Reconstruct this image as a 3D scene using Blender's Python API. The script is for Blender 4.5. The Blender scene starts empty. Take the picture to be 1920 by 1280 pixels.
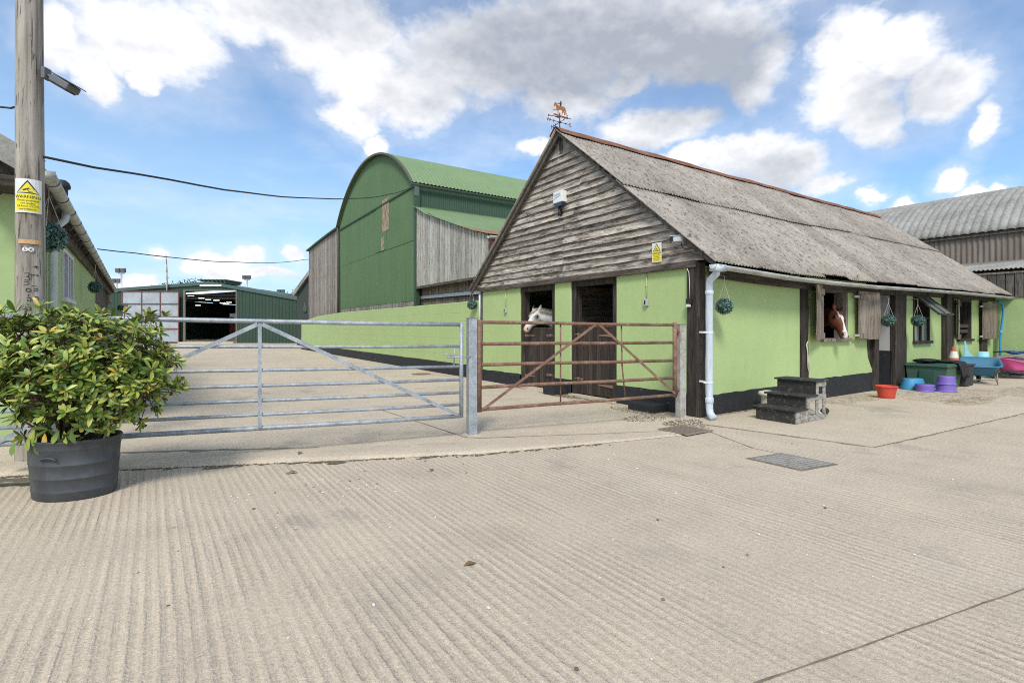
import bpy, math, random
from mathutils import Vector, Matrix, noise as mnoise
R = math.radians
rnd = random.Random(7)
scn = bpy.context.scene
col = scn.collection

# ------------------------------------------------------------------ camera
YAW = R(33.45)                       # the stable's long wall runs along +x, its gable along +y
RGT = Vector((math.cos(YAW), -math.sin(YAW), 0)); FWD = Vector((math.sin(YAW), math.cos(YAW), 0))
EYE = Vector((-6.30, -4.66, 1.30))
cd = bpy.data.cameras.new('camera'); cam = bpy.data.objects.new('camera', cd); col.objects.link(cam)
cam.location = EYE; cam.rotation_euler = (R(90), 0, -YAW)
cd.sensor_width = 36; cd.lens = 17.96; cd.shift_y = -26/1920; cd.clip_end = 3000; cd.clip_start = 0.05
scn.camera = cam
def cw(X, Y, z=0): return EYE.xy.to_3d() + RGT*X + FWD*Y + Vector((0, 0, z))

# ------------------------------------------------------------------ node helpers
class NT:
    def __init__(s, tree): s.t = tree
    def n(s, typ, ins=None, **props):
        nd = s.t.nodes.new('ShaderNode'+typ)
        for k, v in props.items(): setattr(nd, k, v)
        for k, v in (ins or {}).items():
            if v is None: continue
            if isinstance(v, bpy.types.NodeSocket): s.t.links.new(v, nd.inputs[k])
            else: nd.inputs[k].default_value = v
        return nd
    def m(s, op, a, b=None, c=None, clamp=False):
        return s.n('Math', {0: a, 1: b, 2: c}, operation=op, use_clamp=clamp).outputs[0]
    def vm(s, op, a, b=None):
        nd = s.n('VectorMath', {0: a, 1: b}, operation=op)
        return nd.outputs['Value'] if op in ('DOT_PRODUCT', 'LENGTH', 'DISTANCE') else nd.outputs[0]
    def mix(s, f, a, b, blend='MIX'):
        a = (*a, 1) if isinstance(a, tuple) and len(a) == 3 else a
        b = (*b, 1) if isinstance(b, tuple) and len(b) == 3 else b
        return s.n('Mix', {0: f, 6: a, 7: b}, data_type='RGBA', blend_type=blend).outputs[2]
    def ss(s, x, lo, hi):               # smoothstep 0..1
        return s.n('MapRange', {0: x, 1: lo, 2: hi, 3: 0.0, 4: 1.0}, interpolation_type='SMOOTHSTEP').outputs[0]
    def noise(s, v, scale=5., detail=4., rough=.55, dist=0., out=0):
        return s.n('TexNoise', {'Vector': v, 'Scale': scale, 'Detail': detail, 'Roughness': rough, 'Distortion': dist}).outputs[out]
    def vor(s, v, scale=5., feat='F1', out=0):
        return s.n('TexVoronoi', {'Vector': v, 'Scale': scale}, feature=feat).outputs[out]
    def ramp(s, f, stops):
        nd = s.n('ValToRGB', {0: f}); e = nd.color_ramp.elements
        while len(e) < len(stops): e.new(.5)
        for i, (p, c) in enumerate(stops):
            e[i].position = p; e[i].color = (*c, 1) if len(c) == 3 else c
        return nd.outputs[0]
    def obj(s, sc=(1, 1, 1)):
        v = s.n('TexCoord').outputs['Object']
        return v if sc == (1, 1, 1) else s.vm('MULTIPLY', v, sc)
    def island(s): return s.n('NewGeometry').outputs['Random Per Island']
    def bump(s, h, strength=.5, dist=.01):
        return s.n('Bump', {'Strength': strength, 'Distance': dist, 'Height': h}).outputs[0]

def mat(name, fn=None, base=(.5, .5, .5), rough=.6, metal=0., **kw):
    m = bpy.data.materials.new(name); m.use_nodes = True
    b = m.node_tree.nodes['Principled BSDF']
    b.inputs['Base Color'].default_value = (*base, 1); b.inputs['Roughness'].default_value = rough
    b.inputs['Metallic'].default_value = metal
    for k, v in kw.items(): b.inputs[k].default_value = v
    if fn:
        T = NT(m.node_tree)
        for k, v in fn(T).items():
            if isinstance(v, bpy.types.NodeSocket): m.node_tree.links.new(v, b.inputs[k])
            else: b.inputs[k].default_value = v
    return m

# ------------------------------------------------------------------ world: sky with clouds
SUN_AZ, SUN_EL = None, R(47)
sun_dir = Vector((-.62, -.78, 0)).normalized()*math.cos(SUN_EL) + Vector((0, 0, math.sin(SUN_EL)))   # towards the sun
world = bpy.data.worlds.new('World'); scn.world = world; world.use_nodes = True
W = NT(world.node_tree)
bg = world.node_tree.nodes['Background']
sky = W.n('TexSky', sky_type='NISHITA', sun_disc=False, sun_elevation=SUN_EL,
          sun_rotation=math.atan2(sun_dir.x, sun_dir.y), air_density=1.0, dust_density=1.2, ozone_density=1.6)
dirv = W.n('TexCoord').outputs['Generated']
sp = W.n('SeparateXYZ', {0: dirv})
# azimuth (degrees, measured from the compass bearing the yard faces) and elevation of a direction
fx = W.vm('DOT_PRODUCT', dirv, tuple(RGT)); fy = W.vm('DOT_PRODUCT', dirv, tuple(FWD))
az = W.m('MULTIPLY', W.m('ARCTAN2', fx, fy), 57.2958)
el = W.m('MULTIPLY', W.m('ARCSINE', sp.outputs[2]), 57.2958)
nv = W.vm('MULTIPLY', dirv, (1, 1, 1.5))
n1 = W.noise(nv, 7.0, 9, .6); n2 = W.noise(W.vm('ADD', nv, (3.1, 1.7, .4)), 7.0, 9, .6)
nb = W.noise(nv, 13.0, 6, .6)
daz = W.m('ADD', az, W.m('MULTIPLY', W.m('SUBTRACT', n1, .5), 6.5))
del_ = W.m('ADD', el, W.m('MULTIPLY', W.m('SUBTRACT', n2, .5), 5.))
BL = [(-41.2,23.1,2.0,3.0),(-38.8,21.5,2.5,2.4),(-34.6,25.1,6.9,4.3),(-35.0,21.6,1.6,1.1),(-26.6,28.6,8.1,2.8),(-19.5,28.6,9.0,4.6),(-15.2,25.1,6.1,3.7),(-17.4,21.7,3.0,2.2),(-15.2,19.4,1.6,1.3),(-10.1,23.5,6.4,3.4),(-3.6,27.7,11.7,5.7),(6.0,23.8,7.1,2.9),(8.3,29.3,16.0,5.5),(19.5,28.6,11.1,4.6),(25.6,24.0,4.4,3.5),(12.9,25.3,2.8,1.4),(15.7,20.8,7.2,2.2),(3.0,19.2,2.4,1.0),(24.7,17.1,5.4,2.4),(19.5,17.7,3.2,1.5),(28.0,15.6,5.1,2.4),(31.4,13.5,3.0,1.7),(33.3,25.0,3.3,3.4),(37.3,23.1,3.4,3.1),(33.3,20.7,4.6,3.4),(39.9,19.6,3.2,3.0),(42.9,16.4,1.1,1.8),(35.4,18.1,2.8,2.0),(37.3,10.8,0.9,0.9),(35.4,12.2,1.1,0.7),(41.2,12.8,1.5,1.1),(42.6,11.3,1.6,0.8),(44.5,11.3,0.9,0.7),(-29.4,6.4,3.0,1.5),(-27.1,7.1,1.9,1.2),(-31.2,5.8,1.8,0.9),(-34.6,6.8,1.1,0.6),(-22.7,7.4,1.4,1.1),(-36.5,4.1,1.7,0.8),(-27.6,5.2,5.2,0.7),
      (75,30,22,14),(115,45,25,12),(160,30,30,14),(-150,35,30,12),(-105,28,22,12),(-70,42,16,10),(20,62,40,10),(-120,65,40,8)]
dens = None
for a, e, ra, re in BL:
    u = W.m('DIVIDE', W.m('SUBTRACT', daz, a), ra); v = W.m('DIVIDE', W.m('SUBTRACT', del_, e), re)
    d = W.m('SUBTRACT', 1.0, W.m('SQRT', W.m('ADD', W.m('MULTIPLY', u, u), W.m('MULTIPLY', v, v))))
    dens = d if dens is None else W.m('MAXIMUM', dens, d)
nf = W.noise(W.vm('MULTIPLY', dirv, (1, 1, 1.3)), 30.0, 6, .65)
cl = W.m('ADD', dens, W.m('ADD', W.m('MULTIPLY', W.m('SUBTRACT', nb, .5), .80), W.m('MULTIPLY', W.m('SUBTRACT', nf, .5), .40)))
alpha = W.ss(cl, -.16, .46)
wisp = W.m('MULTIPLY', W.ss(W.noise(W.vm('MULTIPLY', dirv, (1, 1, 3.2)), 2.6, 8, .62), .45, .74), .34)
halo = W.m('MULTIPLY', W.ss(W.m('ADD', dens, W.m('MULTIPLY', W.m('SUBTRACT', nb, .5), 1.5)), -1.05, .42), .30)
alpha = W.m('MAXIMUM', W.m('MAXIMUM', alpha, wisp), halo)
# grey underside of the big cloud, and relief on the billows lit from above
def blob(a, e, ra, re):
    u = W.m('DIVIDE', W.m('SUBTRACT', W.m('ADD', az, W.m('MULTIPLY', W.m('SUBTRACT', n1, .5), 9.)), a), ra); v = W.m('DIVIDE', W.m('SUBTRACT', W.m('ADD', el, W.m('MULTIPLY', W.m('SUBTRACT', n2, .5), 6.)), e), re)
    return W.ss(W.m('SUBTRACT', 1.0, W.m('SQRT', W.m('ADD', W.m('MULTIPLY', u, u), W.m('MULTIPLY', v, v)))), -.15, .75)
grey = None
for q, k_ in (((6.1, 28.3, 24, 8.5), 1.), ((20.5, 25.6, 12, 7.2), 1.), ((-19, 30.0, 12, 4.5), .55), ((25.6, 14.6, 8., 3.0), .62), ((-5.8, 24.8, 11, 4.5), .55), ((37.0, 19.0, 5.5, 3.6), .5), ((15.7, 19.6, 7, 2.0), .35), ((120, 40, 60, 14), .8)):
    g_ = W.m('MULTIPLY', blob(*q), k_); grey = g_ if grey is None else W.m('MAXIMUM', grey, g_)
def lump(sc, up, k_): return W.m('MULTIPLY', W.m('SUBTRACT', W.noise(W.vm('ADD', nv, (0, 0, up)), sc, 5, .55), W.noise(nv, sc, 5, .55)), k_)
rel = W.m('ADD', lump(7., .05, 2.3), lump(17., .022, 1.9))
grey = W.m('ADD', W.m('MULTIPLY', grey, .92), W.m('MULTIPLY', rel, W.m('ADD', .55, W.m('MULTIPLY', grey, -.25))), clamp=True)
grey = W.m('ADD', grey, .05, clamp=True)
ccol = W.mix(grey, (.74, .745, .765), (.30, .33, .385))
lum = W.n('HueSaturation', {'Saturation': .93, 'Value': 1.0, 'Color': sky.outputs[0]}).outputs[0]
skyc = W.vm('MULTIPLY', lum, (.094, .119, .136))
# pale towards the horizon
skyc = W.mix(W.m('MULTIPLY', W.ss(W.m('ADD', el, W.m('MULTIPLY', az, .22)), 24., -6.), .55), skyc, (.40, .555, .72))
final = W.mix(alpha, skyc, ccol)
world.node_tree.links.new(W.vm('MULTIPLY', final, (10., 10., 10.)), bg.inputs[0]); bg.inputs[1].default_value = .1
sd = bpy.data.lights.new('sun', 'SUN'); sd.energy = 1.9; sd.angle = R(14); sd.color = (1, .95, .87)
sun = bpy.data.objects.new('sun', sd); col.objects.link(sun)
sun.rotation_euler = sun_dir.to_track_quat('Z', 'Y').to_euler()
scn.view_settings.view_transform = 'Standard'; scn.view_settings.look = 'None'
scn.view_settings.exposure = 0.58; scn.view_settings.gamma = 1
scn.cycles.max_bounces = 6; scn.cycles.use_denoising = False; scn.cycles.pixel_filter_type = 'BLACKMAN_HARRIS'; scn.cycles.filter_width = 1.05

# ------------------------------------------------------------------ mesh helpers
class MB:
    def __init__(s): s.v = []; s.f = []; s.mi = []
    def add(s, vs, fs, mi=0):
        o = len(s.v); s.v += [Vector(p) for p in vs]; s.f += [tuple(i+o for i in f) for f in fs]; s.mi += [mi]*len(fs); return s
    def box(s, x0, x1, y0, y1, z0, z1, mi=0):
        return s.hexa([(x0,y0,z0),(x1,y0,z0),(x1,y1,z0),(x0,y1,z0),(x0,y0,z1),(x1,y0,z1),(x1,y1,z1),(x0,y1,z1)], mi)
    def hexa(s, v, mi=0):
        return s.add(v, [(0,3,2,1),(4,5,6,7),(0,1,5,4),(1,2,6,5),(2,3,7,6),(3,0,4,7)], mi)
    def obox(s, c, ex, ey, ez, mi=0):       # centre and three half-extent vectors
        c, ex, ey, ez = map(Vector, (c, ex, ey, ez))
        return s.hexa([c-ex-ey-ez, c+ex-ey-ez, c+ex+ey-ez, c-ex+ey-ez, c-ex-ey+ez, c+ex-ey+ez, c+ex+ey+ez, c-ex+ey+ez], mi)
    def beam(s, a, b, w, h, up=(0, 0, 1), mi=0):
        a, b = Vector(a), Vector(b); t = b-a; t_ = t.normalized(); u = Vector(up)
        if abs(t_.dot(u)) > .98: u = Vector((1, 0, 0))
        sd_ = t_.cross(u).normalized(); u = sd_.cross(t_)
        return s.obox((a+b)/2, t/2, sd_*w/2, u*h/2, mi)
    def tube(s, pts, r, n=8, caps=True, mi=0, closed=False):
        pts = [Vector(p) for p in pts]; m = len(pts); rr = r if isinstance(r, (list, tuple)) else [r]*m
        rings = []; ref = None
        for i, p in enumerate(pts):
            t = (pts[(i+1) % m if closed else min(i+1, m-1)]-pts[(i-1) % m if closed else max(i-1, 0)]).normalized()
            if ref is None: ref = Vector((0, 0, 1)) if abs(t.z) < .9 else Vector((1, 0, 0))
            a = t.cross(ref).normalized(); b = a.cross(t).normalized(); ref = b
            rings.append([p+(a*math.cos(2*math.pi*k/n)+b*math.sin(2*math.pi*k/n))*rr[i] for k in range(n)])
        fs = []
        for i in range(m if closed else m-1):
            j = (i+1) % m
            for k in range(n): fs.append((i*n+k, i*n+(k+1) % n, j*n+(k+1) % n, j*n+k))
        if caps and not closed: fs += [tuple(range(n-1, -1, -1)), tuple((m-1)*n+k for k in range(n))]
        return s.add([v for r_ in rings for v in r_], fs, mi)
    def lathe(s, prof, c=(0, 0, 0), n=24, sx=1, sy=1, mi=0, caps=True):
        c = Vector(c); vs = []; m = len(prof)
        for r, z in prof:
            for k in range(n):
                a = 2*math.pi*k/n; vs.append(c+Vector((r*sx*math.cos(a), r*sy*math.sin(a), z)))
        fs = [(i*n+k, i*n+(k+1) % n, (i+1)*n+(k+1) % n, (i+1)*n+k) for i in range(m-1) for k in range(n)]
        if caps: fs += [tuple(range(n-1, -1, -1)), tuple((m-1)*n+k for k in range(n))]
        return s.add(vs, fs, mi)
    def prism(s, poly, o, eu, ev, en, mi=0):  # polygon in (u,v) extruded by vector en
        o, eu, ev, en = map(Vector, (o, eu, ev, en)); n = len(poly)
        a = [o+eu*u+ev*v for u, v in poly]
        return s.add(a+[p+en for p in a], [tuple(range(n-1, -1, -1)), tuple(range(n, 2*n))]+[(i, (i+1) % n, n+(i+1) % n, n+i) for i in range(n)], mi)
    def grid(s, fn, us, vs, mi=0):
        P = [fn(u, v) for v in vs for u in us]; n = len(us)
        return s.add(P, [(j*n+i, j*n+i+1, (j+1)*n+i+1, (j+1)*n+i) for j in range(len(vs)-1) for i in range(n-1)], mi)
    def sphere(s, c, r, n=16, m=10, mi=0):
        c = Vector(c); rx, ry, rz = r if isinstance(r, tuple) else (r, r, r)
        return s.lathe([(max(math.sin(math.pi*i/m), .001), -math.cos(math.pi*i/m)) for i in range(m+1)], (0, 0, 0), n, mi=mi)._xf(n*(m+1), lambda p: c+Vector((p.x*rx, p.y*ry, p.z*rz)))
    def _xf(s, k, fn):
        for i in range(len(s.v)-k, len(s.v)): s.v[i] = fn(s.v[i])
        return s
    def corr(s, o, eu, ev, en, U, V, pitch, amp, rows=1, per=6, shape='sin', bend=None, mi=0):
        o, eu, ev, en = map(Vector, (o, eu, ev, en)); N = max(2, int(U/pitch*per))
        def w(u):
            ph = u/pitch
            if shape == 'sin': return math.sin(2*math.pi*ph)
            f = ph % 1; return -1 if f < .58 else (1 if .66 < f < .92 else 0)
        def P(u, v):
            if bend: return bend(u, v, amp*w(u))
            return o+eu*u+ev*v+en*amp*w(u)
        return s.grid(P, [U*i/N for i in range(N+1)], [V*j/rows for j in range(rows+1)], mi)

WM = {}
def mesh_of(name, mb, mats, M=None, smooth=False):
    me = bpy.data.meshes.new(name); inv = M.inverted() if M else None
    me.from_pydata([(inv @ p if inv else p)[:] for p in mb.v], [], mb.f)
    for m in (mats if isinstance(mats, (list, tuple)) else [mats]): me.materials.append(m)
    if any(mb.mi): me.polygons.foreach_set('material_index', mb.mi)
    if smooth: me.polygons.foreach_set('use_smooth', [True]*len(me.polygons))
    me.update(); return me
def root(name, label, cat, loc, rz=0., group=None):
    o = bpy.data.objects.new(name, None); col.objects.link(o); o.empty_display_size = .2
    o.location = loc; o.rotation_euler = (0, 0, rz); o['label'] = label; o['category'] = cat
    if group: o['group'] = group
    WM[o.name] = Matrix.Translation(Vector(loc)) @ Matrix.Rotation(rz, 4, 'Z'); return o
SPLIT = set('front_wall gable_wall plinth side_frame batten shutter_hinge door_frame timber_post window_frame end_stile brace rear_wall inner_wall rail_board reveal_plinth corner_trim lamp_head droop_bar hinge grip end_wall wall bargeboard glass_pane eye nostril window_bar verge_flashing mullion strip_light roof_truss gutter_clip gutter_bracket tread_pattern gate_rail wall_plate peeling_strip'.split())
def pieces(mb):                       # the separate shells of one mesh builder
    n = len(mb.v); pa = list(range(n))
    def fd(i):
        while pa[i] != i: pa[i] = pa[pa[i]]; i = pa[i]
        return i
    for f in mb.f:
        for q in f[1:]: pa[fd(q)] = fd(f[0])
    out = {}
    for f, m_ in zip(mb.f, mb.mi): out.setdefault(fd(f[0]), []).append((f, m_))
    res = []
    for fs in out.values():
        ids = sorted({q for f, _ in fs for q in f}); ix = {q: i for i, q in enumerate(ids)}
        b_ = MB(); b_.v = [mb.v[q] for q in ids]; b_.f = [tuple(ix[q] for q in f) for f, _ in fs]; b_.mi = [m_ for _, m_ in fs]; res.append(b_)
    return res
def part(name, mb, mats, parent, smooth=False, bevel=0., label=None, solid=0., local=False, kind=None):
    if name in SPLIT:
        ps = pieces(mb)
        if len(ps) > 1:
            os_ = [part1(name, p_, mats, parent, smooth, bevel, label, solid, local, kind) for p_ in ps]; return os_[0]
    return part1(name, mb, mats, parent, smooth, bevel, label, solid, local, kind)
def part1(name, mb, mats, parent, smooth=False, bevel=0., label=None, solid=0., local=False, kind=None):
    M = WM[parent.name]
    o = bpy.data.objects.new(name, mesh_of(name, mb, mats, None if local else M, smooth)); col.objects.link(o)
    o.parent = parent; WM[o.name] = M
    mods(o, bevel, solid)
    if label: o['label'] = label
    if kind: o['kind'] = kind
    return o
def mods(o, bevel, solid):
    if solid:
        md = o.modifiers.new('thick', 'SOLIDIFY'); md.thickness = abs(solid); md.offset = 0
    if bevel:
        md = o.modifiers.new('bevel', 'BEVEL'); md.width = bevel; md.segments = 2; md.limit_method = 'ANGLE'; md.angle_limit = R(40)
def thing(name, mb, mats, label, cat, group=None, smooth=False, bevel=0., solid=0., kind=None):
    xs = [p.x for p in mb.v]; ys = [p.y for p in mb.v]; zs = [p.z for p in mb.v]
    loc = Vector(((min(xs)+max(xs))/2, (min(ys)+max(ys))/2, min(zs))); M = Matrix.Translation(loc)
    o = bpy.data.objects.new(name, mesh_of(name, mb, mats, M, smooth)); col.objects.link(o); o.location = loc; WM[o.name] = M
    mods(o, bevel, solid)
    if kind: o['kind'] = kind
    if label: o['label'] = label
    if cat: o['category'] = cat
    if group: o['group'] = group
    return o
def structure(name, mb, mats, **kw): return thing(name, mb, mats, None, None, kind='structure', **kw)
def copy_tree(o, loc, label, rz=None, scale=None):
    def cp(s, parent):
        c = s.copy(); col.objects.link(c)
        if parent: c.parent = parent
        WM[c.name] = WM.get(s.name, Matrix())
        for ch in s.children: cp(ch, c)
        return c
    c = cp(o, None); c.location = loc; c['label'] = label
    if rz is not None: c.rotation_euler.z = rz
    if scale: c.scale = (scale,)*3
    return c
def textmesh(s, size, align='CENTER'):
    cu = bpy.data.curves.new('t', 'FONT'); cu.body = s; cu.size = size; cu.align_x = align; cu.fill_mode = 'FRONT'; cu.resolution_u = 2
    ob = bpy.data.objects.new('t', cu); col.objects.link(ob)
    dg = bpy.context.evaluated_depsgraph_get(); me = bpy.data.meshes.new_from_object(ob.evaluated_get(dg))
    vs = [v.co.copy() for v in me.vertices]; fs = [tuple(p.vertices) for p in me.polygons]
    bpy.data.objects.remove(ob); bpy.data.meshes.remove(me); bpy.data.curves.remove(cu); return vs, fs
def addtext(mb, s, size, fn, dx=0, dy=0, sx=1., mi=0):
    vs, fs = textmesh(s, size); mb.add([fn(v.x*sx+dx, v.y+dy) for v in vs], fs, mi)
def jit(a): return rnd.uniform(-a, a)
def nz(x, y=0., z=0., s=1.): return mnoise.noise(Vector((x*s, y*s, z*s)))

# ------------------------------------------------------------------ materials
def render_paint(c, blot=.10, seed=0., scale=1.):
    def f(T):
        v = T.vm('ADD', T.obj(), (seed, seed*2, 0))
        a = T.noise(v, .8*scale, 5, .6); b = T.noise(T.vm('MULTIPLY', v, (3, 3, .7)), 2.2, 6, .65); d = T.noise(v, 55, 5, .65)
        k = T.m('ADD', T.m('MULTIPLY', T.m('SUBTRACT', a, .5), blot*2), T.m('ADD', 1., T.m('MULTIPLY', T.m('SUBTRACT', b, .5), blot)))
        cc = T.mix(1., (*c, 1), T.n('CombineXYZ', {0: k, 1: k, 2: k}).outputs[0], 'MULTIPLY')
        st = T.ss(T.noise(T.vm('MULTIPLY', v, (5, 5, .55)), 2.4, 7, .7), .60, .80)
        cc = T.mix(T.m('MULTIPLY', st, .34), cc, (c[0]*.55, c[1]*.52, c[2]*.6))
        sc = T.ss(T.noise(v, 11, 7, .75), .62, .72); mk = T.ss(T.noise(T.vm('ADD', v, (3, 7, 2)), 6, 8, .8), .655, .70); cc = T.mix(T.m('MULTIPLY', mk, .4), cc, (.17, .17, .12))
        cc = T.mix(T.m('MULTIPLY', sc, .25), cc, (c[0]*1.25, c[1]*1.1, c[2]*1.45))
        h = T.m('ADD', T.m('MULTIPLY', d, .07), T.noise(v, 5, 4, .55))
        return {'Base Color': cc, 'Roughness': .78, 'Normal': T.bump(h, .32, .018)}
    return f
M_lime = mat('lime_paint', render_paint((.405, .52, .225), .15))
M_lime2 = mat('lime_paint_weathered', render_paint((.37, .48, .215), .2, 4.))
def blockwall(T):
    v = T.obj(); r = render_paint((.405, .52, .225), .12, 9.)(T)
    z = T.n('SeparateXYZ', {0: v}).outputs[2]; y = T.n('SeparateXYZ', {0: v}).outputs[1]
    def line(p, per, w, off=0.):
        q = T.m('ABSOLUTE', T.m('SUBTRACT', T.m('FRACT', T.m('ADD', T.m('DIVIDE', p, per), off)), .5)); return T.ss(q, w, 0.)
    row = T.m('FLOOR', T.m('DIVIDE', T.m('ADD', z, .1125), .225))
    j = T.m('MAXIMUM', line(z, .225, .035), line(y, .45, .018, T.m('MULTIPLY', row, .5)))
    h = T.m('SUBTRACT', T.m('MULTIPLY', T.noise(v, 20, 4, .6), .35), j)
    r['Normal'] = T.bump(h, .55, .008); return r
M_block = mat('painted_blockwork', blockwall)
def plinth(T):
    v = T.obj(); n = T.noise(v, 9, 6, .7); s = T.ss(T.noise(T.vm('MULTIPLY', v, (1, 1, 1.6)), 6, 8, .75), .60, .72)
    c = T.mix(s, T.ramp(n, [(.3, (.010, .011, .014)), (.7, (.024, .026, .031))]), (.16, .145, .12))
    return {'Base Color': c, 'Roughness': .7, 'Normal': T.bump(n, .5, .015)}
M_plinth = mat('black_plinth_paint', plinth)

def wood(axis, dark, mid, light, blotch=.5, var=.35, fine=1., crack=.6, green=0.):
    st = {'x': (1.1, 16, 16), 'y': (16, 1.1, 16), 'z': (16, 16, 1.1)}[axis]
    def f(T):
        r = T.island(); o = T.obj()
        off = T.n('CombineXYZ', {0: T.m('MULTIPLY', r, 17.), 1: T.m('MULTIPLY', r, 31.), 2: T.m('MULTIPLY', r, 23.)}).outputs[0]
        v = T.vm('ADD', T.vm('MULTIPLY', o, st), off)
        g = T.noise(v, 1.6*fine, 8, .66, .6); g2 = T.noise(v, 5.5*fine, 6, .7)
        c = T.ramp(g, [(.30, dark), (.5, mid), (.72, light)])
        b = T.ss(T.noise(T.vm('ADD', T.vm('MULTIPLY', o, tuple(1. if q > 2 else .35 for q in st)), off), 6.5, 8, .72), .47, .66)
        c = T.mix(T.m('MULTIPLY', b, blotch), c, tuple(q*.8 for q in dark))
        ck = T.ss(T.noise(T.vm('MULTIPLY', v, (1, 1, 1)), 3.1, 3, .5, .4), .60, .67)
        c = T.mix(T.m('MULTIPLY', ck, crack), c, tuple(q*.3 for q in dark))
        kn = T.ss(T.vor(T.vm('ADD', T.vm('MULTIPLY', o, tuple(5. if q > 2 else 2.2 for q in st)), off), 1.6), .13, .05)
        c = T.mix(T.m('MULTIPLY', kn, .8), c, tuple(q*.45 for q in dark))
        k = T.m('ADD', 1-var, T.m('MULTIPLY', T.m('FRACT', T.m('MULTIPLY', r, 7.3)), var*1.7))
        c = T.mix(1., c, T.n('CombineXYZ', {0: k, 1: k, 2: k}).outputs[0], 'MULTIPLY')
        if green: c = T.mix(T.m('MULTIPLY', T.ss(T.noise(o, 1.3, 5, .6), .5, .7), green), c, (.10, .115, .06))
        h = T.m('SUBTRACT', T.m('ADD', T.m('MULTIPLY', g2, .6), g), ck)
        return {'Base Color': c, 'Roughness': .86, 'Normal': T.bump(h, .7, .008)}
    return f
M_board = mat('weathered_board', wood('y', (.10, .078, .06), (.43, .37, .31), (.76, .69, .61), .85, .34, 1.3))
M_boardv = mat('weathered_upright_board', wood('z', (.15, .125, .10), (.31, .27, .23), (.48, .44, .38), .35, .38))
M_boardp = mat('pale_upright_board', wood('z', (.23, .22, .18), (.42, .405, .355), (.60, .585, .53), .25, .3))
M_boardb = mat('brown_upright_board', wood('z', (.12, .09, .065), (.25, .20, .15), (.38, .32, .255), .35, .35))
M_boardg = mat('dark_grey_board', wood('z', (.05, .045, .038), (.115, .105, .09), (.21, .195, .17), .4, .3))
M_oakz = mat('dark_oak_post', wood('z', (.014, .010, .008), (.042, .031, .024), (.115, .090, .068), .45, .2, .8))
M_oakx = mat('dark_oak_beam', wood('x', (.022, .016, .012), (.062, .047, .037), (.15, .12, .095), .5, .25))
M_oaky = mat('grey_oak_beam', wood('y', (.05, .038, .03), (.12, .095, .078), (.22, .185, .155), .5, .25))
M_door = mat('brown_door_plank', wood('z', (.016, .011, .008), (.048, .034, .026), (.105, .078, .062), .4, .4))
M_shut = mat('bare_shutter_ply', wood('z', (.14, .105, .08), (.265, .215, .17), (.42, .36, .30), .35, .2, .45))
M_pole = mat('grey_pole_timber', wood('z', (.17, .145, .12), (.36, .32, .275), (.54, .49, .44), .35, .05, .45, .75))
M_dark = mat('interior_dark_wood', wood('x', (.010, .008, .006), (.028, .021, .016), (.06, .047, .037), .4, .5))
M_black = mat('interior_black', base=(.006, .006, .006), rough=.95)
M_darkgrey = mat('interior_grey_board', wood('x', (.07, .07, .068), (.13, .13, .125), (.2, .2, .19), .3, .3))

def asbestos(T):
    o = T.obj(); r = T.island()
    sl = T.vm('MULTIPLY', o, (4., 1.0, 1.0))
    a = T.noise(o, 1.4, 6, .65); b = T.noise(sl, 2.4, 5, .6); d = T.noise(o, 26, 6, .75)
    c = T.ramp(T.m('ADD', T.m('MULTIPLY', a, .35), T.m('ADD', T.m('MULTIPLY', b, .35), T.m('MULTIPLY', d, .30))),
               [(.34, (.20, .172, .145)), (.46, (.31, .27, .228)), (.56, (.40, .352, .30)), (.70, (.50, .45, .395))])
    spots = T.ss(T.noise(T.vm('MULTIPLY', o, (1.25, .75, .75)), 11, 3, .7, .3), .575, .625)
    c = T.mix(T.m('MULTIPLY', spots, .70), c, (.045, .038, .031))
    sp2 = T.ss(T.noise(T.vm('MULTIPLY', o, (1.3, .9, .9)), 24, 3, .7), .565, .63)
    c = T.mix(T.m('MULTIPLY', sp2, .38), c, (.075, .064, .052))
    li = T.ss(T.noise(T.vm('ADD', T.vm('MULTIPLY', o, (1.3, .8, .8)), (5, 3, 1)), 15, 5, .75), .545, .62)
    c = T.mix(T.m('MULTIPLY', li, .38), c, (.58, .54, .475))
    mo = T.ss(T.noise(T.vm('ADD', o, (1, 9, 4)), 2.1, 5, .7), .56, .74)
    c = T.mix(T.m('MULTIPLY', mo, .40), c, (.105, .085, .06))
    k = T.m('ADD', .80, T.m('MULTIPLY', r, .2))
    c = T.mix(1., c, T.n('CombineXYZ', {0: k, 1: k, 2: k}).outputs[0], 'MULTIPLY')
    return {'Base Color': c, 'Roughness': .95, 'Normal': T.bump(d, .35, .008)}
M_asb = mat('lichened_fibre_cement', asbestos)
def asb2(T):
    o = T.obj(); a = T.noise(o, 1., 6, .65); d = T.noise(o, 15, 7, .75)
    c = T.ramp(T.m('ADD', T.m('MULTIPLY', a, .45), T.m('MULTIPLY', d, .55)), [(.34, (.12, .115, .10)), (.5, (.30, .29, .265)), (.68, (.45, .44, .41))])
    s = T.ss(T.noise(o, 5, 7, .8), .58, .67)
    return {'Base Color': T.mix(T.m('MULTIPLY', s, .7), c, (.07, .065, .055)), 'Roughness': .95, 'Normal': T.bump(d, .5, .01)}
M_asb2 = mat('grey_fibre_cement', asb2)
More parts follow.
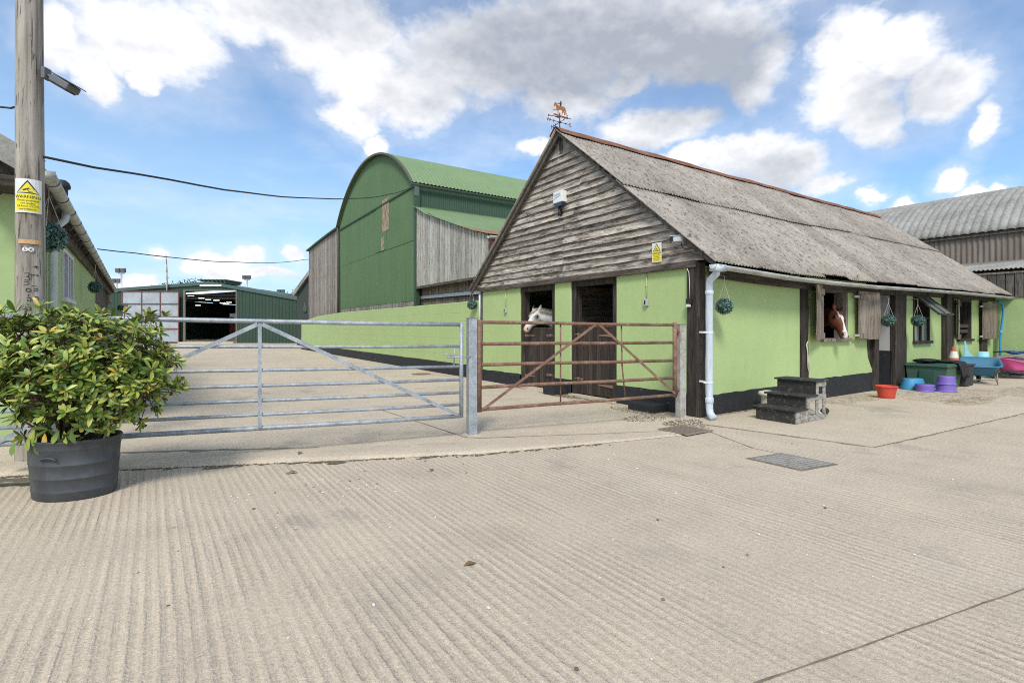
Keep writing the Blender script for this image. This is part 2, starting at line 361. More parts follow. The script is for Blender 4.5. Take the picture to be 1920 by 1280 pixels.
def greenmetal(c, rust=.25, rx=(1, 1, .4)):
    def f(T):
        o = T.obj(); a = T.noise(o, .7, 5, .6); s = T.noise(T.vm('MULTIPLY', o, (6, 6, .35)), 2., 7, .7)
        f_ = T.noise(T.vm('MULTIPLY', o, (8, 8, .12)), 1.6, 3, .8); k = T.m('ADD', .42, T.m('ADD', T.m('MULTIPLY', a, .36), T.m('ADD', T.m('MULTIPLY', s, .34), T.m('MULTIPLY', f_, .46))))
        cc = T.mix(1., (*c, 1), T.n('CombineXYZ', {0: k, 1: k, 2: k}).outputs[0], 'MULTIPLY')
        fl = T.ss(T.noise(o, 9, 8, .8), .70, .76)
        cc = T.mix(T.m('MULTIPLY', fl, .45), cc, (.42, .46, .38))
        ru = T.ss(T.m('ADD', T.noise(T.vm('MULTIPLY', o, rx), 1.6, 8, .72), T.m('MULTIPLY', T.noise(o, 14, 5, .7), .12)), .72, .82)
        cc = T.mix(T.m('MULTIPLY', ru, rust), cc, (.23, .095, .05))
        return {'Base Color': cc, 'Roughness': .78, 'Normal': T.bump(T.noise(o, 6, 4, .6), .15, .02)}
    return f
M_green = mat('green_tin', greenmetal((.095, .165, .075), .8))
M_greenroof = mat('faded_green_roof_tin', greenmetal((.18, .265, .13), .6))
M_greentrim = mat('dark_green_trim', base=(.035, .075, .035), rough=.6)
M_shed = mat('dark_green_cladding', greenmetal((.030, .062, .042), .0))
M_shedtrim = mat('green_flashing', base=(.065, .11, .10), rough=.45)
def rust(T):
    o = T.obj(); n = T.noise(T.vm('MULTIPLY', o, (1.2, 6, 6)), 2.5, 8, .75); m2 = T.noise(o, 14, 7, .75)
    c = T.ramp(n, [(.3, (.07, .028, .018)), (.48, (.19, .075, .04)), (.62, (.30, .145, .085)), (.74, (.40, .38, .34))])
    return {'Base Color': T.mix(T.m('MULTIPLY', T.ss(m2, .52, .66), .5), c, (.09, .045, .03)), 'Roughness': .88, 'Normal': T.bump(m2, .4, .006)}
M_rust = mat('rusted_iron_ridge', rust)
def rust2(T):
    o = T.obj(); n = T.noise(o, 7, 8, .75); m2 = T.noise(o, 45, 5, .7)
    c = T.ramp(n, [(.32, (.11, .06, .042)), (.5, (.215, .115, .078)), (.64, (.31, .205, .14)), (.78, (.36, .31, .23))])
    return {'Base Color': T.mix(T.m('MULTIPLY', T.ss(m2, .5, .7), .4), c, (.07, .035, .028)), 'Roughness': .85, 'Normal': T.bump(m2, .4, .003)}
M_rustg = mat('rusty_gate_tube', rust2)
M_redoxide = mat('red_oxide_frame', base=(.15, .062, .05), rough=.75)
def galv(T):
    o = T.obj(); n = T.noise(T.vm('MULTIPLY', o, (1, 1, 1)), 9, 7, .7); v = T.vor(o, 55)
    c = T.mix(.3, T.ramp(n, [(.3, (.23, .26, .285)), (.5, (.35, .38, .41)), (.7, (.48, .51, .535))]), T.n('CombineXYZ', {0: v, 1: v, 2: v}).outputs[0], 'SOFT_LIGHT')
    d = T.ss(T.noise(T.vm('ADD', o, (3, 1, 7)), 14, 6, .75), .60, .70)
    c = T.mix(T.m('MULTIPLY', d, .6), c, (.13, .14, .145))
    return {'Base Color': c, 'Roughness': T.m('ADD', .38, T.m('MULTIPLY', n, .3)), 'Metallic': .35, 'Normal': T.bump(n, .12, .003)}
M_galv = mat('galvanised_steel', galv)
def gpost(T):
    o = T.obj(); n = T.noise(o, 10, 7, .7)
    c = T.ramp(n, [(.32, (.25, .23, .20)), (.55, (.42, .40, .37)), (.7, (.50, .50, .49))])
    r_ = T.ss(T.noise(T.vm('MULTIPLY', o, (9, 9, 1.1)), 1.5, 6, .6), .56, .68)
    return {'Base Color': T.mix(T.m('MULTIPLY', r_, .75), c, (.28, .15, .09)), 'Roughness': .7}
M_gpost = mat('stained_galvanised_post', gpost)
def gutterm(T):
    o = T.obj(); n = T.noise(T.vm('MULTIPLY', o, (1.2, 5, 5)), 2.2, 7, .7)
    return {'Base Color': T.ramp(n, [(.3, (.25, .245, .21)), (.5, (.42, .42, .385)), (.7, (.56, .565, .54))]), 'Roughness': .5}
M_gutter = mat('grimy_grey_gutter', gutterm)
def whitepipe(T):
    o = T.obj(); n = T.noise(T.vm('MULTIPLY', o, (6, 6, 1.2)), 2.2, 7, .7)
    return {'Base Color': T.ramp(n, [(.28, (.40, .45, .50)), (.5, (.56, .62, .68)), (.7, (.66, .71, .76))]), 'Roughness': .4}
M_pipe = mat('pale_plastic_pipe', whitepipe)
M_white = mat('white_paint', base=(.72, .72, .70), rough=.6)
M_iron = mat('dark_iron', base=(.035, .033, .033), rough=.6, metal=.3)
M_hinge = mat('tan_rusty_hinge', base=(.20, .135, .095), rough=.75)
M_zinc = mat('zinc_bracket', base=(.55, .56, .57), rough=.4, metal=.5)
M_grey = mat('grey_plastic', base=(.12, .125, .13), rough=.5)
M_rope = mat('pale_rope', base=(.56, .52, .44), rough=.9)
M_wire = mat('black_cable', base=(.022, .022, .024), rough=.6)
def brown_sheet(T):
    o = T.obj(); s = T.noise(T.vm('MULTIPLY', o, (5, 5, .4)), 2., 7, .7); a = T.noise(o, .6, 4, .6)
    return {'Base Color': T.ramp(T.m('ADD', T.m('MULTIPLY', s, .6), T.m('MULTIPLY', a, .4)), [(.35, (.13, .105, .085)), (.5, (.20, .165, .135)), (.66, (.265, .225, .185))]), 'Roughness': .75}
M_brown = mat('brown_wall_sheet', brown_sheet)
def plastic(name, c, rough=.42, dirt=.25):
    def f(T):
        o = T.obj(); n = T.noise(o, 7, 7, .7); s = T.ss(n, .48, .72)
        return {'Base Color': T.mix(T.m('MULTIPLY', s, dirt), c, tuple(.5*q+.10 for q in c)), 'Roughness': T.m('ADD', rough, T.m('MULTIPLY', n, .2)), 'Normal': T.bump(T.noise(o, 60, 3, .5), .06, .003)}
    return mat(name, f)

# ------------------------------------------------------------------ ground
def concrete(groove, base=1., seed=0., axis='x'):
    def f(T):
        o = T.n('NewGeometry').outputs['Position']; v = T.vm('ADD', o, (seed, seed*1.7, 0)); sp_ = T.n('SeparateXYZ', {0: v})
        big = T.noise(v, .35, 6, .6); mid = T.noise(v, 1.8, 7, .68); fine = T.noise(v, 95, 4, .8); grit = T.noise(v, 38, 5, .75)
        wob = T.noise(T.vm('MULTIPLY', v, (.8, .22, 1)), 1.0, 2, .5); rag = T.noise(v, 30, 3, .6)
        x = T.m('ADD', T.m('ADD', sp_.outputs[0], T.m('MULTIPLY', sp_.outputs[1], .03)), T.m('ADD', T.m('MULTIPLY', wob, .10), T.m('MULTIPLY', rag, .028)))
        st = T.noise(T.vm('MULTIPLY', v, (16, .35, 1)), 1., 5, .7)
        w = T.m('SINE', T.m('MULTIPLY', x, 6.2832/.056)); w2 = T.m('SINE', T.m('ADD', T.m('MULTIPLY', x, 6.2832/.093), 1.))
        w = T.ss(w, -.75, .85); w = T.m('SUBTRACT', T.m('MULTIPLY', w, 2.), 1.)
        worn = T.ss(T.noise(T.vm('MULTIPLY', v, (1, .6, 1)), .7, 7, .74), .36, .66)
        gr = T.m('MULTIPLY', T.m('ADD', T.m('MULTIPLY', w, .55), T.m('ADD', T.m('MULTIPLY', w2, .18), T.m('MULTIPLY', T.m('SUBTRACT', st, .5), 3.2))), T.m('ADD', .12, T.m('MULTIPLY', worn, .88)))
        peb = T.noise(v, 190, 3, .7)
        k = T.m('ADD', T.m('MULTIPLY', T.m('SUBTRACT', big, .5), .45), T.m('MULTIPLY', T.m('SUBTRACT', mid, .5), .35))
        k = T.m('ADD', k, T.m('ADD', T.m('MULTIPLY', T.m('SUBTRACT', fine, .5), 1.2), T.m('MULTIPLY', T.m('SUBTRACT', peb, .5), .75))); k = T.m('ADD', k, T.m('MULTIPLY', T.m('SUBTRACT', grit, .5), 1.0))
        k = T.m('ADD', k, T.m('MULTIPLY', gr, .17*groove)); k = T.m('MULTIPLY', T.m('ADD', k, 1.), base)
        c = T.mix(1., (.535, .448, .338, 1), T.n('CombineXYZ', {0: k, 1: k, 2: k}).outputs[0], 'MULTIPLY')
        c = T.mix(T.m('MULTIPLY', T.ss(T.noise(T.vm('ADD', v, (7, 2, 0)), .9, 7, .7), .52, .72), .30), c, (.26, .228, .195))
        c = T.mix(T.m('MULTIPLY', T.ss(T.noise(T.vm('ADD', v, (2, 8, 0)), .6, 6, .65), .55, .75), .4), c, (.33, .275, .205))
        oil = T.ss(T.noise(T.vm('ADD', T.vm('MULTIPLY', v, (1.3, .8, 1)), (9, 5, 0)), .75, 6, .62), .60, .66)
        c = T.mix(T.m('MULTIPLY', oil, .30), c, (.21, .195, .18))
        pal = T.ss(T.noise(T.vm('ADD', v, (1, 14, 0)), .8, 7, .7), .56, .70)
        c = T.mix(T.m('MULTIPLY', pal, .25), c, (.60, .54, .45))
        ds = T.ss(T.noise(T.vm('MULTIPLY', v, (1, 1, 1)), 16, 3, .6), .73, .77)
        c = T.mix(T.m('MULTIPLY', ds, .45), c, (.10, .09, .075))
        wsp = T.ss(T.noise(T.vm('ADD', v, (4, 4, 0)), 26, 3, .6), .75, .79)
        c = T.mix(T.m('MULTIPLY', wsp, .7), c, (.60, .57, .51))
        h = T.m('ADD', T.m('MULTIPLY', gr, .75*groove), T.m('ADD', T.m('MULTIPLY', fine, .5), T.m('MULTIPLY', grit, .6)))
        return {'Base Color': c, 'Roughness': .92, 'Normal': T.bump(h, .7, .012)}
    return f
M_conc = mat('tamped_concrete', concrete(1.))
M_conc2 = mat('worn_concrete', concrete(.22, 1.03, 5.))
M_conc3 = mat('smooth_concrete', concrete(.08, 1.02, 11.))
g = MB().add([(-400, -400, 0), (400, -400, 0), (400, 400, 0), (-400, 400, 0)], [(0, 1, 2, 3)])
structure('ground', g, M_conc)
def slab(name, poly, z, m):
    b = MB(); n = len(poly); b.add([(x, y, z) for x, y in poly]+[(x, y, -.05) for x, y in poly], [tuple(range(n))]+[((i+1) % n, i, n+i, n+(i+1) % n) for i in range(n)]); return structure(name, b, m)
# inner yard, its rolled lip along the gate and the newer slab by the stable
lip = [(-13, 3.6), (-9, 2.05), (-6.68, 1.20), (-5.1, .50), (-3.68, -.09), (-2.6, -.36), (-1.49, -.59), (-.75, -.72)]
def nearer(pl, d): return [(x-.35*d, y-.92*d) for x, y in pl]
yard = lip+[(-.42, -.32), (.0, -.02), (.1, 45), (2, 60), (-40, 80), (-40, 10)]
slab('inner_yard', yard, .012, M_conc2)
b = MB()
us = [i/60 for i in range(61)]
def along(pl, t):
    L = [0]
    for i in range(len(pl)-1): L.append(L[-1]+math.hypot(pl[i+1][0]-pl[i][0], pl[i+1][1]-pl[i][1]))
    s = t*L[-1]
    for i in range(len(pl)-1):
        if s <= L[i+1]+1e-6:
            k = (s-L[i])/(L[i+1]-L[i]); return pl[i][0]+(pl[i+1][0]-pl[i][0])*k, pl[i][1]+(pl[i+1][1]-pl[i][1])*k
def lipf(u, v):
    x, y = along(lip, u); fade = 1-.75*max(0, (u-.62)/.38)
    hh = [.0, .022, .035, .036, .030, .018, .010][int(round(v))]*fade
    off = [-.012, -.004, .06, .18, .30, .42, .55][int(round(v))]
    return Vector((x+.35*off, y+.92*off, hh+.004))
b.grid(lipf, us, list(range(7)))
structure('kerb_strip', b, M_conc3, smooth=True)
slab('smooth_slab', [(-.41, -.30), (.001, -2.218), (3.147, -2.42), (16, -3.2), (16, .0), (.05, .0)], .008, M_conc3)
# dark joints in the concrete
M_joint = mat('joint_dirt', lambda T: {'Base Color': T.ramp(T.noise(T.obj(), 12, 6, .7), [(.35, (.12, .10, .075)), (.65, (.24, .205, .16))]), 'Roughness': .95})
def joint(pts, w, z=.013):
    b = MB(); L = []
    for i in range(len(pts)-1):
        a, c = Vector((*pts[i], z)), Vector((*pts[i+1], z)); k = max(2, int((c-a).length/.06))
        for j in range(k): L.append(a.lerp(c, j/k))
    L.append(Vector((*pts[-1], z))); vs = []
    for i, p in enumerate(L):
        t = (L[min(i+1, len(L)-1)]-L[max(i-1, 0)]).normalized(); s_ = Vector((-t.y, t.x, 0)); ww = w*(.55+.6*abs(nz(p.x, p.y, 3, 7))*2)
        o = s_*nz(p.x, p.y, 9, 5)*w*.4; vs += [p+s_*ww/2+o, p-s_*ww/2+o]
    b.add(vs, [(2*i, 2*i+1, 2*i+3, 2*i+2) for i in range(len(L)-1)]); return b
structure('expansion_joint', joint([(-5.3, -3.45), (-4.52, -3.595), (-2.78, -3.945), (2, -4.9)], .009, .004), M_joint)
structure('slab_joint', joint([(-.75, -.45), (-.41, -.31), (.001, -2.218), (3.147, -2.42), (16, -3.2)], .018, .0125), M_joint)
structure('yard_joint', joint([(-3.6, 3.1), (-3.45, .64), (-3.3, .5), (-.75, -.62)], .016, .0165), M_joint)
structure('gutter_joint', joint([(-.74, -.72), (-1.1, -1.5), (-1.1, -1.78)], .012, .0042), M_joint)
structure('dark_streak', joint([(-7.2, 2.15), (-6.3, 1.72), (-5.6, 1.36), (-5.0, 1.02)], .10, .0125), mat('dark_streak_brown', base=(.20, .165, .125), rough=.9))  # irregular brown band on the yard behind the gate
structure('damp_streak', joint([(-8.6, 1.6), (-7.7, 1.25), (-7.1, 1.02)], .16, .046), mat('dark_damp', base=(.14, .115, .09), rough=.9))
# moss and muck along the lip and at the stable corner (ground cover)
def muck(name, spots, c1, c2, z, label, cat):
    m = mat(name+'_stuff', lambda T: {'Base Color': T.ramp(T.noise(T.obj(), 30, 6, .75), [(.35, c1), (.65, c2)]), 'Roughness': 1.})
    b = MB(); ri = random.Random(len(name))
    for x, y, rx, ry, n in spots:
        for _ in range(int(n*1.7)):
            a = ri.uniform(0, 6.28); q = math.sqrt(ri.random()); px, py = x+rx*q*math.cos(a), y+ry*q*math.sin(a); s = ri.uniform(.004, .015)
            k = 6; vs = [(px+s*ri.uniform(.5, 1.2)*math.cos(6.28*i/k), py+s*ri.uniform(.5, 1.2)*math.sin(6.28*i/k), z) for i in range(k)]
            b.add(vs+[(px, py, z+s*.35)], [(i, (i+1) % k, k) for i in range(k)])
    return thing(name, b, m, label, cat, kind='stuff')
sp_ = []
for i in range(90):
    t = .26+.62*i/90; x, y = along(lip, t)
    if nz(i*.31, 2) > -.25: sp_.append((x-.01+jit(.02), y-.03+jit(.03), .07, .02, int(10+30*max(0, nz(i*.17, 5)))))
sp_ += [(-5.0, .36, .09, .05, 90), (-4.2, .06, .12, .03, 60), (-5.9, .8, .2, .05, 70)]
muck('moss', sp_, (.085, .072, .045), (.18, .15, .095), .006, 'brown moss and grit along the joint in front of the gates', 'moss')
sp_ = [(-.55, -.15, .35, .18, 260), (-.75, .35, .35, .25, 160), (-.35, .9, .2, .5, 200), (-.12, 2.2, .06, .9, 160), (-.2, 3.1, .12, .5, 160), (-.95, -.45, .5, .2, 200), (1.2, -.05, 1.2, .04, 120)]
muck('leaf_litter', sp_, (.06, .052, .03), (.20, .165, .105), .0135, 'damp leaf litter gathered at the foot of the stable gable', 'litter')
def straw(name, spots, label):
    m = mat(name+'_stalks', lambda T: {'Base Color': T.ramp(T.island(), [(0., (.28, .21, .10)), (1., (.52, .43, .25))]), 'Roughness': .9})
    b = MB(); ri = random.Random(5)
    for x, y, rx, ry, n, z in spots:
        for _ in range(n):
            a = ri.uniform(0, 6.28); q = math.sqrt(ri.random()); p = Vector((x+rx*q*math.cos(a), y+ry*q*math.sin(a), z+ri.random()*.012)); t = ri.uniform(0, 3.14)
            d = Vector((math.cos(t), math.sin(t), jit(.15)))*ri.uniform(.02, .09); s_ = Vector((-math.sin(t), math.cos(t), 0))*.003
            b.add([p-d-s_, p+d-s_, p+d+s_, p-d+s_], [(0, 1, 2, 3)])
    return thing(name, b, m, label, 'straw', kind='stuff')
straw('straw', [(4.2, -.35, 1.2, .3, 350, .013), (6.2, -1.1, 1.6, .7, 700, .013), (8.5, -1.9, 1.6, .5, 700, .013), (5.4, -1.6, .9, .25, 260, .013), (10, -2.2, 2, .5, 600, .013), (-.18, 2.9, .15, .6, 260, .02), (-.16, 4.6, .12, .5, 120, .02), (-.25, .6, .25, .5, 120, .02)], 'loose straw scattered on the concrete before the stable doors')

# ------------------------------------------------------------------ the stable
st = root('stable_block', 'lime green stable with weathered boarded gable and mossy grey corrugated roof', 'stable', (0, 0, 0))
L_, Wd = 13.45, 6.23
D1 = (3.34, 4.56); D2 = (1.64, 2.85)
b = MB()
for y0, y1 in ((.17, D2[0]), (D2[1], D1[0]), (D1[1], 6.18)): b.box(0, .2, y0, y1, 0, 2.20)
part('gable_wall', b, M_lime, st, bevel=.008)
b = MB()
for y0, y1 in ((.17, D2[0]), (D2[1], D1[0]), (D1[1], 6.19)):
    n = 14; top = [(y0+(y1-y0)*i/n, .335-.009*(y0+(y1-y0)*i/n)+nz(i*.6, y0)*.012) for i in range(n+1)]
    b.prism([(y0, 0)]+top+[(y1, 0)], (-.005, 0, 0), (0, 1, 0), (0, 0, 1), (.15, 0, 0))
b.box(-.34, -.005, .55, 1.05, 0, .13); b.box(-.32, -.005, 2.95, 3.3, 0, .22)
part('plinth', b, M_plinth, st, bevel=.006)
WIN1 = (3.53, 4.52, 1.09, 2.03); WIN2 = (7.69, 8.64, .98, 2.05); WIN3 = (10.54, 11.55, .99, 2.04)
b = MB()
b.box(.112, 2.79, 0, .2, 0, 2.2)
def pane_wall(b, x0, x1, w):
    b.box(x0, w[0], 0, .2, 0, 2.2); b.box(w[1], x1, 0, .2, 0, 2.2); b.box(w[0], w[1], 0, .2, 0, w[2]); b.box(w[0], w[1], 0, .2, w[3], 2.2)
b.box(3.0, WIN1[0], 0, .2, 0, 2.2); b.box(WIN1[0], WIN1[1], 0, .2, 0, WIN1[2]); b.box(WIN1[0], WIN1[1], 0, .2, WIN1[3], 2.2)
b.prism([(WIN1[1], 0), (5.72, 0), (5.70, .36), (5.55, .52), (5.42, .70), (5.37, 1.0), (5.36, 2.2), (WIN1[1], 2.2)], (0, 0, 0), (1, 0, 0), (0, 0, 1), (0, .2, 0))
pane_wall(b, 7.25, 9.5, WIN2); pane_wall(b, 10.05, 12.25, WIN3); b.box(12.7, L_, 0, .2, 0, 2.2)
part('front_wall', b, M_lime, st, bevel=.008)
b = MB()
for x0, x1, h in ((.112, 2.79, .31), (3.0, 5.72, .37), (7.25, 9.5, .33), (10.05, 12.25, .33), (12.7, 13.4, .33)):
    n = int((x1-x0)*9); top = [(x0+(x1-x0)*i/n, h+nz(i*.5, x0)*.02+.008*(x0+(x1-x0)*i/n-x0)) for i in range(n+1)]
    b.prism([(x0, 0)]+top+[(x1, 0)], (0, -.005, 0), (1, 0, 0), (0, 0, 1), (0, .1, 0))
part('plinth', b, M_plinth, st)
# end and rear walls, inner partitions, floor
b = MB(); b.box(.2, L_, 6.03, 6.19, 0, 2.25); b.box(13.25, L_, .2, 6.03, 0, 2.25)
part('rear_wall', b, M_lime2, st)
b = MB()
for k in range(11): b.box(.22, 3.3, 2.95+jit(.006), 3.05, .02+.19*k, .2+.19*k)
b.box(.22, 3.3, 2.92, 2.95, 1.78, 1.92)
part('partition', b, mat('stall_boards', wood('x', (.06, .043, .03), (.16, .118, .082), (.30, .235, .17), .5, .45)), st)
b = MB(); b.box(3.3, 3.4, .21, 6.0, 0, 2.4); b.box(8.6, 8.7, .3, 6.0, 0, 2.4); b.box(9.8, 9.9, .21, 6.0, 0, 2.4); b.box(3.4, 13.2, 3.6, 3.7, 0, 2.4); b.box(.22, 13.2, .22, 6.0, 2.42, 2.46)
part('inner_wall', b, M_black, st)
b = MB(); b.box(.25, 3.2, 5.5, 5.56, 1.83, 2.04); b.box(.25, 3.2, 5.52, 5.56, 1.58, 1.80)
part('rail_board', b, M_darkgrey, st)
b = MB(); b.box(6.575, 7.24, .036, .27, .80, 2.1, 0)
part('reveal_block', b, plastic('whitewashed_block', (.46, .46, .45), .8, .5), st)
b = MB(); b.box(6.57, 7.24, .034, .275, 0, .80)
part('reveal_plinth', b, M_plinth, st)
# posts
def rough_post(x0, x1, y0, y1, z0, z1, n=9, amp=.012):
    b = MB(); zs = [z0+(z1-z0)*i/n for i in range(n+1)]; rings = []
    for z in zs:
        rings += [(x0+nz(z, x0, 1, 2.3)*amp, y0+nz(z, x0, 2, 2.3)*amp, z), (x1+nz(z, x1, 3, 2.3)*amp, y0+nz(z, x1, 4, 2.3)*amp, z), (x1+nz(z, x1, 5, 2.3)*amp, y1, z), (x0+nz(z, x0, 6, 2.3)*amp, y1, z)]
    fs = [(4*i+k, 4*i+(k+1) % 4, 4*i+4+(k+1) % 4, 4*i+4+k) for i in range(n) for k in range(4)]+[(3, 2, 1, 0), (4*n, 4*n+1, 4*n+2, 4*n+3)]
    return b.add(rings, fs)
for a in ((-.05, .11, -.04, .165, 0, 2.24), (2.79, 3.0, -.045, .15, .30, 2.12), (5.60, 5.83, -.05, .14, 0, 2.05), (6.56, 6.86, -.07, .03, 0, 2.1), (6.87, 7.24, -.04, .03, 0, 2.1),
          (9.42, 9.68, -.13, .2, .25, 2.12), (9.70, 10.05, -.07, .2, .25, 2.12), (12.27, 12.68, -.07, .2, .3, 2.12)):
    part('timber_post', rough_post(*a), M_oakz, st, bevel=.012)
b = MB(); b.prism([(5.74, 0), (5.62, 0), (5.6, .4), (5.5, .55), (5.43, .75), (5.38, 1.0), (5.37, 2.05), (5.62, 2.05), (5.62, .6), (5.74, .4)][::-1], (0, .02, 0), (1, 0, 0), (0, 0, 1), (0, .10, 0))
part('curved_brace', b, M_oakz, st, bevel=.01)
b = MB(); b.box(-.03, .05, 6.18, 6.235, .02, 2.2); part('timber_post', b, M_oaky, st)
b = MB(); b.tube([(-.05, 6.24, 1.35), (-.05, 6.24, 2.1)], .025, 8); part('downpipe', b, M_pipe, st, True)
# eaves geometry
def z_e(x):
    k = [(-.3, 2.19), (.6, 2.165), (1.8, 2.125), (3.2, 2.115), (4.8, 2.12), (6.9, 2.15), (9.5, 2.18), (12, 2.19), (14, 2.19)]
    for i in range(len(k)-1):
        if x <= k[i+1][0]: t = max(0, (x-k[i][0])/(k[i+1][0]-k[i][0])); return k[i][1]+(k[i+1][1]-k[i][1])*t
    return k[-1][1]
YE, YR, ZR = -.37, 3.08, 5.075
def zr(x): return ZR+.02*nz(x, 3, 1, .6)+.012*nz(x, 8, 1, 2.)
b = MB(); xs = [.17+13.2*i/20 for i in range(21)]
b.grid(lambda u, v: Vector((u, [-.06, -.06, .06, .06][v], z_e(u)+[-.15, -.01, -.01, -.15][v])), xs, [0, 1, 2, 3])
part('wall_plate', b, M_oakx, st, solid=.01)
b = MB()
for y0, y1 in ((0, 3.0), (3.0, 6.24)):
    b.hexa([(-.07, y0, 2.17), (.06, y0, 2.17), (.06, y1, 2.17), (-.07, y1, 2.17), (-.07, y0, 2.27), (.06, y0, 2.27), (.06, y1, 2.27), (-.07, y1, 2.27)])
part('tie_beam', b, M_oaky, st, bevel=.008)
# gable boards: each lapped board bowed and split like the real ones
def half(z):     # y-limits of the gable triangle at height z
    t = (z-2.18)/(ZR-2.18); return YE+.10+(YR-YE-.10)*t, 6.56-.04-(6.56-YR-.04)*t
b = MB(); z = 2.255; k = 0; rb = random.Random(21)
while z < 4.72:
    h = rb.uniform(.118, .142); y0, y1 = half(z+h*.35)
    cuts = [y0, y1]
    if k < 9: cuts = [y0, 3.04+rb.uniform(-.02, .02), y1]
    elif rb.random() < .35: cuts = [y0, rb.uniform(y0+.6, y1-.6), y1]
    for i in range(len(cuts)-1):
        a, c = cuts[i]+.003, cuts[i+1]-.003; n = max(3, int((c-a)/.16)); tilt = rb.uniform(-.010, .010); bow = rb.uniform(-.006, .010)
        if rb.random() < .22: bow += .022
        vs = []
        for j in range(n+1):
            y = a+(c-a)*j/n; s_ = j/n; yl, yh = half(z+h)
            dz = .012+tilt*(s_-.5)*2+nz(y, k*3.1, i, 1.7)*.009+nz(y, k*1.3, i, 6.)*.003-bow*math.sin(math.pi*s_)*.5; px = -.048-abs(nz(y, k, 5, 1.1))*.026-bow*math.sin(math.pi*s_)
            yt = min(max(y, yl), yh)
            vs += [(px, y, z+dz), (-.012, yt, z+h+.03+dz*.6), (-.004, yt, z+h+.03+dz*.6), (px+.018, y, z+dz+.001)]
        b.add(vs, [(4*j+q, 4*j+(q+1) % 4, 4*j+4+(q+1) % 4, 4*j+4+q) for j in range(n) for q in range(4)]+[(3, 2, 1, 0), (4*n, 4*n+1, 4*n+2, 4*n+3)])
    z += h; k += 1
part('gable_boarding', b, M_board, st)
b = MB(); y0, y1 = half(2.24)
b.add([(.03, y0, 2.24), (.03, y1, 2.24), (.03, YR, ZR-.06), (.10, y0, 2.24), (.10, y1, 2.24), (.10, YR, ZR-.06)], [(0, 2, 1), (3, 4, 5), (0, 1, 4, 3), (1, 2, 5, 4), (2, 0, 3, 5)])
part('gable_backing', b, M_black, st)
b = MB(); yl, yh = half(4.70); b.prism([(yl+.05, 4.70), (yh-.05, 4.70), (YR+.04, 4.97), (YR-.04, 4.97)], (-.03, 0, 0), (0, 1, 0), (0, 0, 1), (.03, 0, 0))
part('apex_panel', b, M_asb2, st)
b = MB(); b.box(-.05, -.031, YR-.03, YR+.03, 4.66, 5.0)
part('apex_strut', b, M_oaky, st)
# roof sheets
PIT, AMP = .076, .012
def slope_sheet(b, x0, x1, v0, v1, lift, side, ri, skew=0., short=0.):
    N = int((x1-x0)/PIT*6)+1; rows = 5; dl = ri.uniform(-.004, .010); dv = ri.uniform(-.006, .006)
    def P(u, v):
        x = x0+u; vv = v0+dv+short+(v1-v0-dv-short)*v
        ye = YE if side > 0 else 6.56; y = ye+(YR-ye)*vv; z = z_e(x)+.02+(zr(x)-z_e(x))*vv
        off = AMP*math.sin(2*math.pi*x/PIT)+lift*(1-v*.9)+dl+.012*nz(x, vv*3, side, 1.2)
        nrm = Vector((0, -.643*side, .766)); q = Vector((x+skew*(1-v), y, z))+nrm*off; return q
    b.grid(P, [(x1-x0)*i/N for i in range(N+1)], [j/rows for j in range(rows+1)])
ri = random.Random(3)
b = MB(); b2 = MB(); b3 = MB(); x = -.18
k = 0
while x < 13.7:
    x1 = min(x+1.02, 13.78)
    slope_sheet(b, x-.02, x1+.04, -.005, .53, .010+.004*(k % 2), 1, ri, jit(.006), .034 if k == 3 else (.012 if k in (5, 6) else ri.uniform(0, .006)))
    slope_sheet(b2, x-.02, x1+.04, .495, 1.0, .030+.004*(k % 2), 1, ri, jit(.006), ri.uniform(-.004, .004))
    slope_sheet(b3, x-.02, x1+.04, 0., 1.0, .012+.004*(k % 2), -1, ri)
    x += 1.0; k += 1
part('roof', b, M_asb, st, True, solid=.008)
part('roof', b2, M_asb, st, True, solid=.008)
part('roof', b3, M_asb, st, True, solid=.008)
b = MB(); xs = [-.2+14.0*i/60 for i in range(61)]
def ridge(u, v):
    s_ = [-.17, -.15, -.05, 0, .05, .15, .17][v]; dz = [-.155, -.125, -.028, 0, -.028, -.125, -.155][v]
    return Vector((u, YR+s_*1.05+.015*nz(u, 1, v, 2.), zr(u)+.085+dz+.014*nz(u, v*.3, 4, 1.6)))
b.grid(ridge, xs, list(range(7)))
part('ridge_cap', b, M_rust, st, True, solid=.006)
b = MB()
b.beam((-.13, YE+.02, 2.165), (-.13, YR, ZR-.03), .022, .045, (0, .6, .8)); b.beam((-.12, 6.54, 2.16), (-.12, YR, ZR-.045), .03, .09, (0, -.6, .8))
part('bargeboard', b, M_boardg, st)
# gutter, brackets, downpipe
b = MB()
def gut(u, v):
    a = math.pi+math.pi*v/8; s_ = .056
    return Vector((u, -.375+s_*math.cos(a), z_e(u)-.028+s_*1.05*math.sin(a)))
b.grid(gut, [-.20+13.95*i/50 for i in range(51)], list(range(9)))
gt = part('gutter', b, M_gutter, st, True, solid=.005)
b = MB()
for x in (-.12, 1.6, 3.3, 5.1, 6.9, 8.7, 10.5, 12.3, 13.7):
    b.grid(lambda u, v: Vector((x+u, -.375+.061*math.cos(math.pi+math.pi*v/8), z_e(x)-.027+.064*math.sin(math.pi+math.pi*v/8))), [-.03, .03], list(range(9)))
part('gutter_clip', b, M_gutter, gt, True, solid=.006)
b = MB(); zt = 2.10
b.tube([(-.09, -.36, zt), (-.08, -.345, zt-.06), (-.05, -.23, zt-.13), (-.03, -.20, zt-.20), (-.03, -.2, .17), (-.035, -.215, .10), (-.06, -.29, .04)], .050, 14)
b.lathe([(.053, 0), (.058, .01), (.058, .07), (.052, .08)], (-.03, -.2, .24), 14); b.lathe([(.053, 0), (.058, .01), (.058, .05), (.052, .06)], (-.03, -.2, zt-.34), 14)
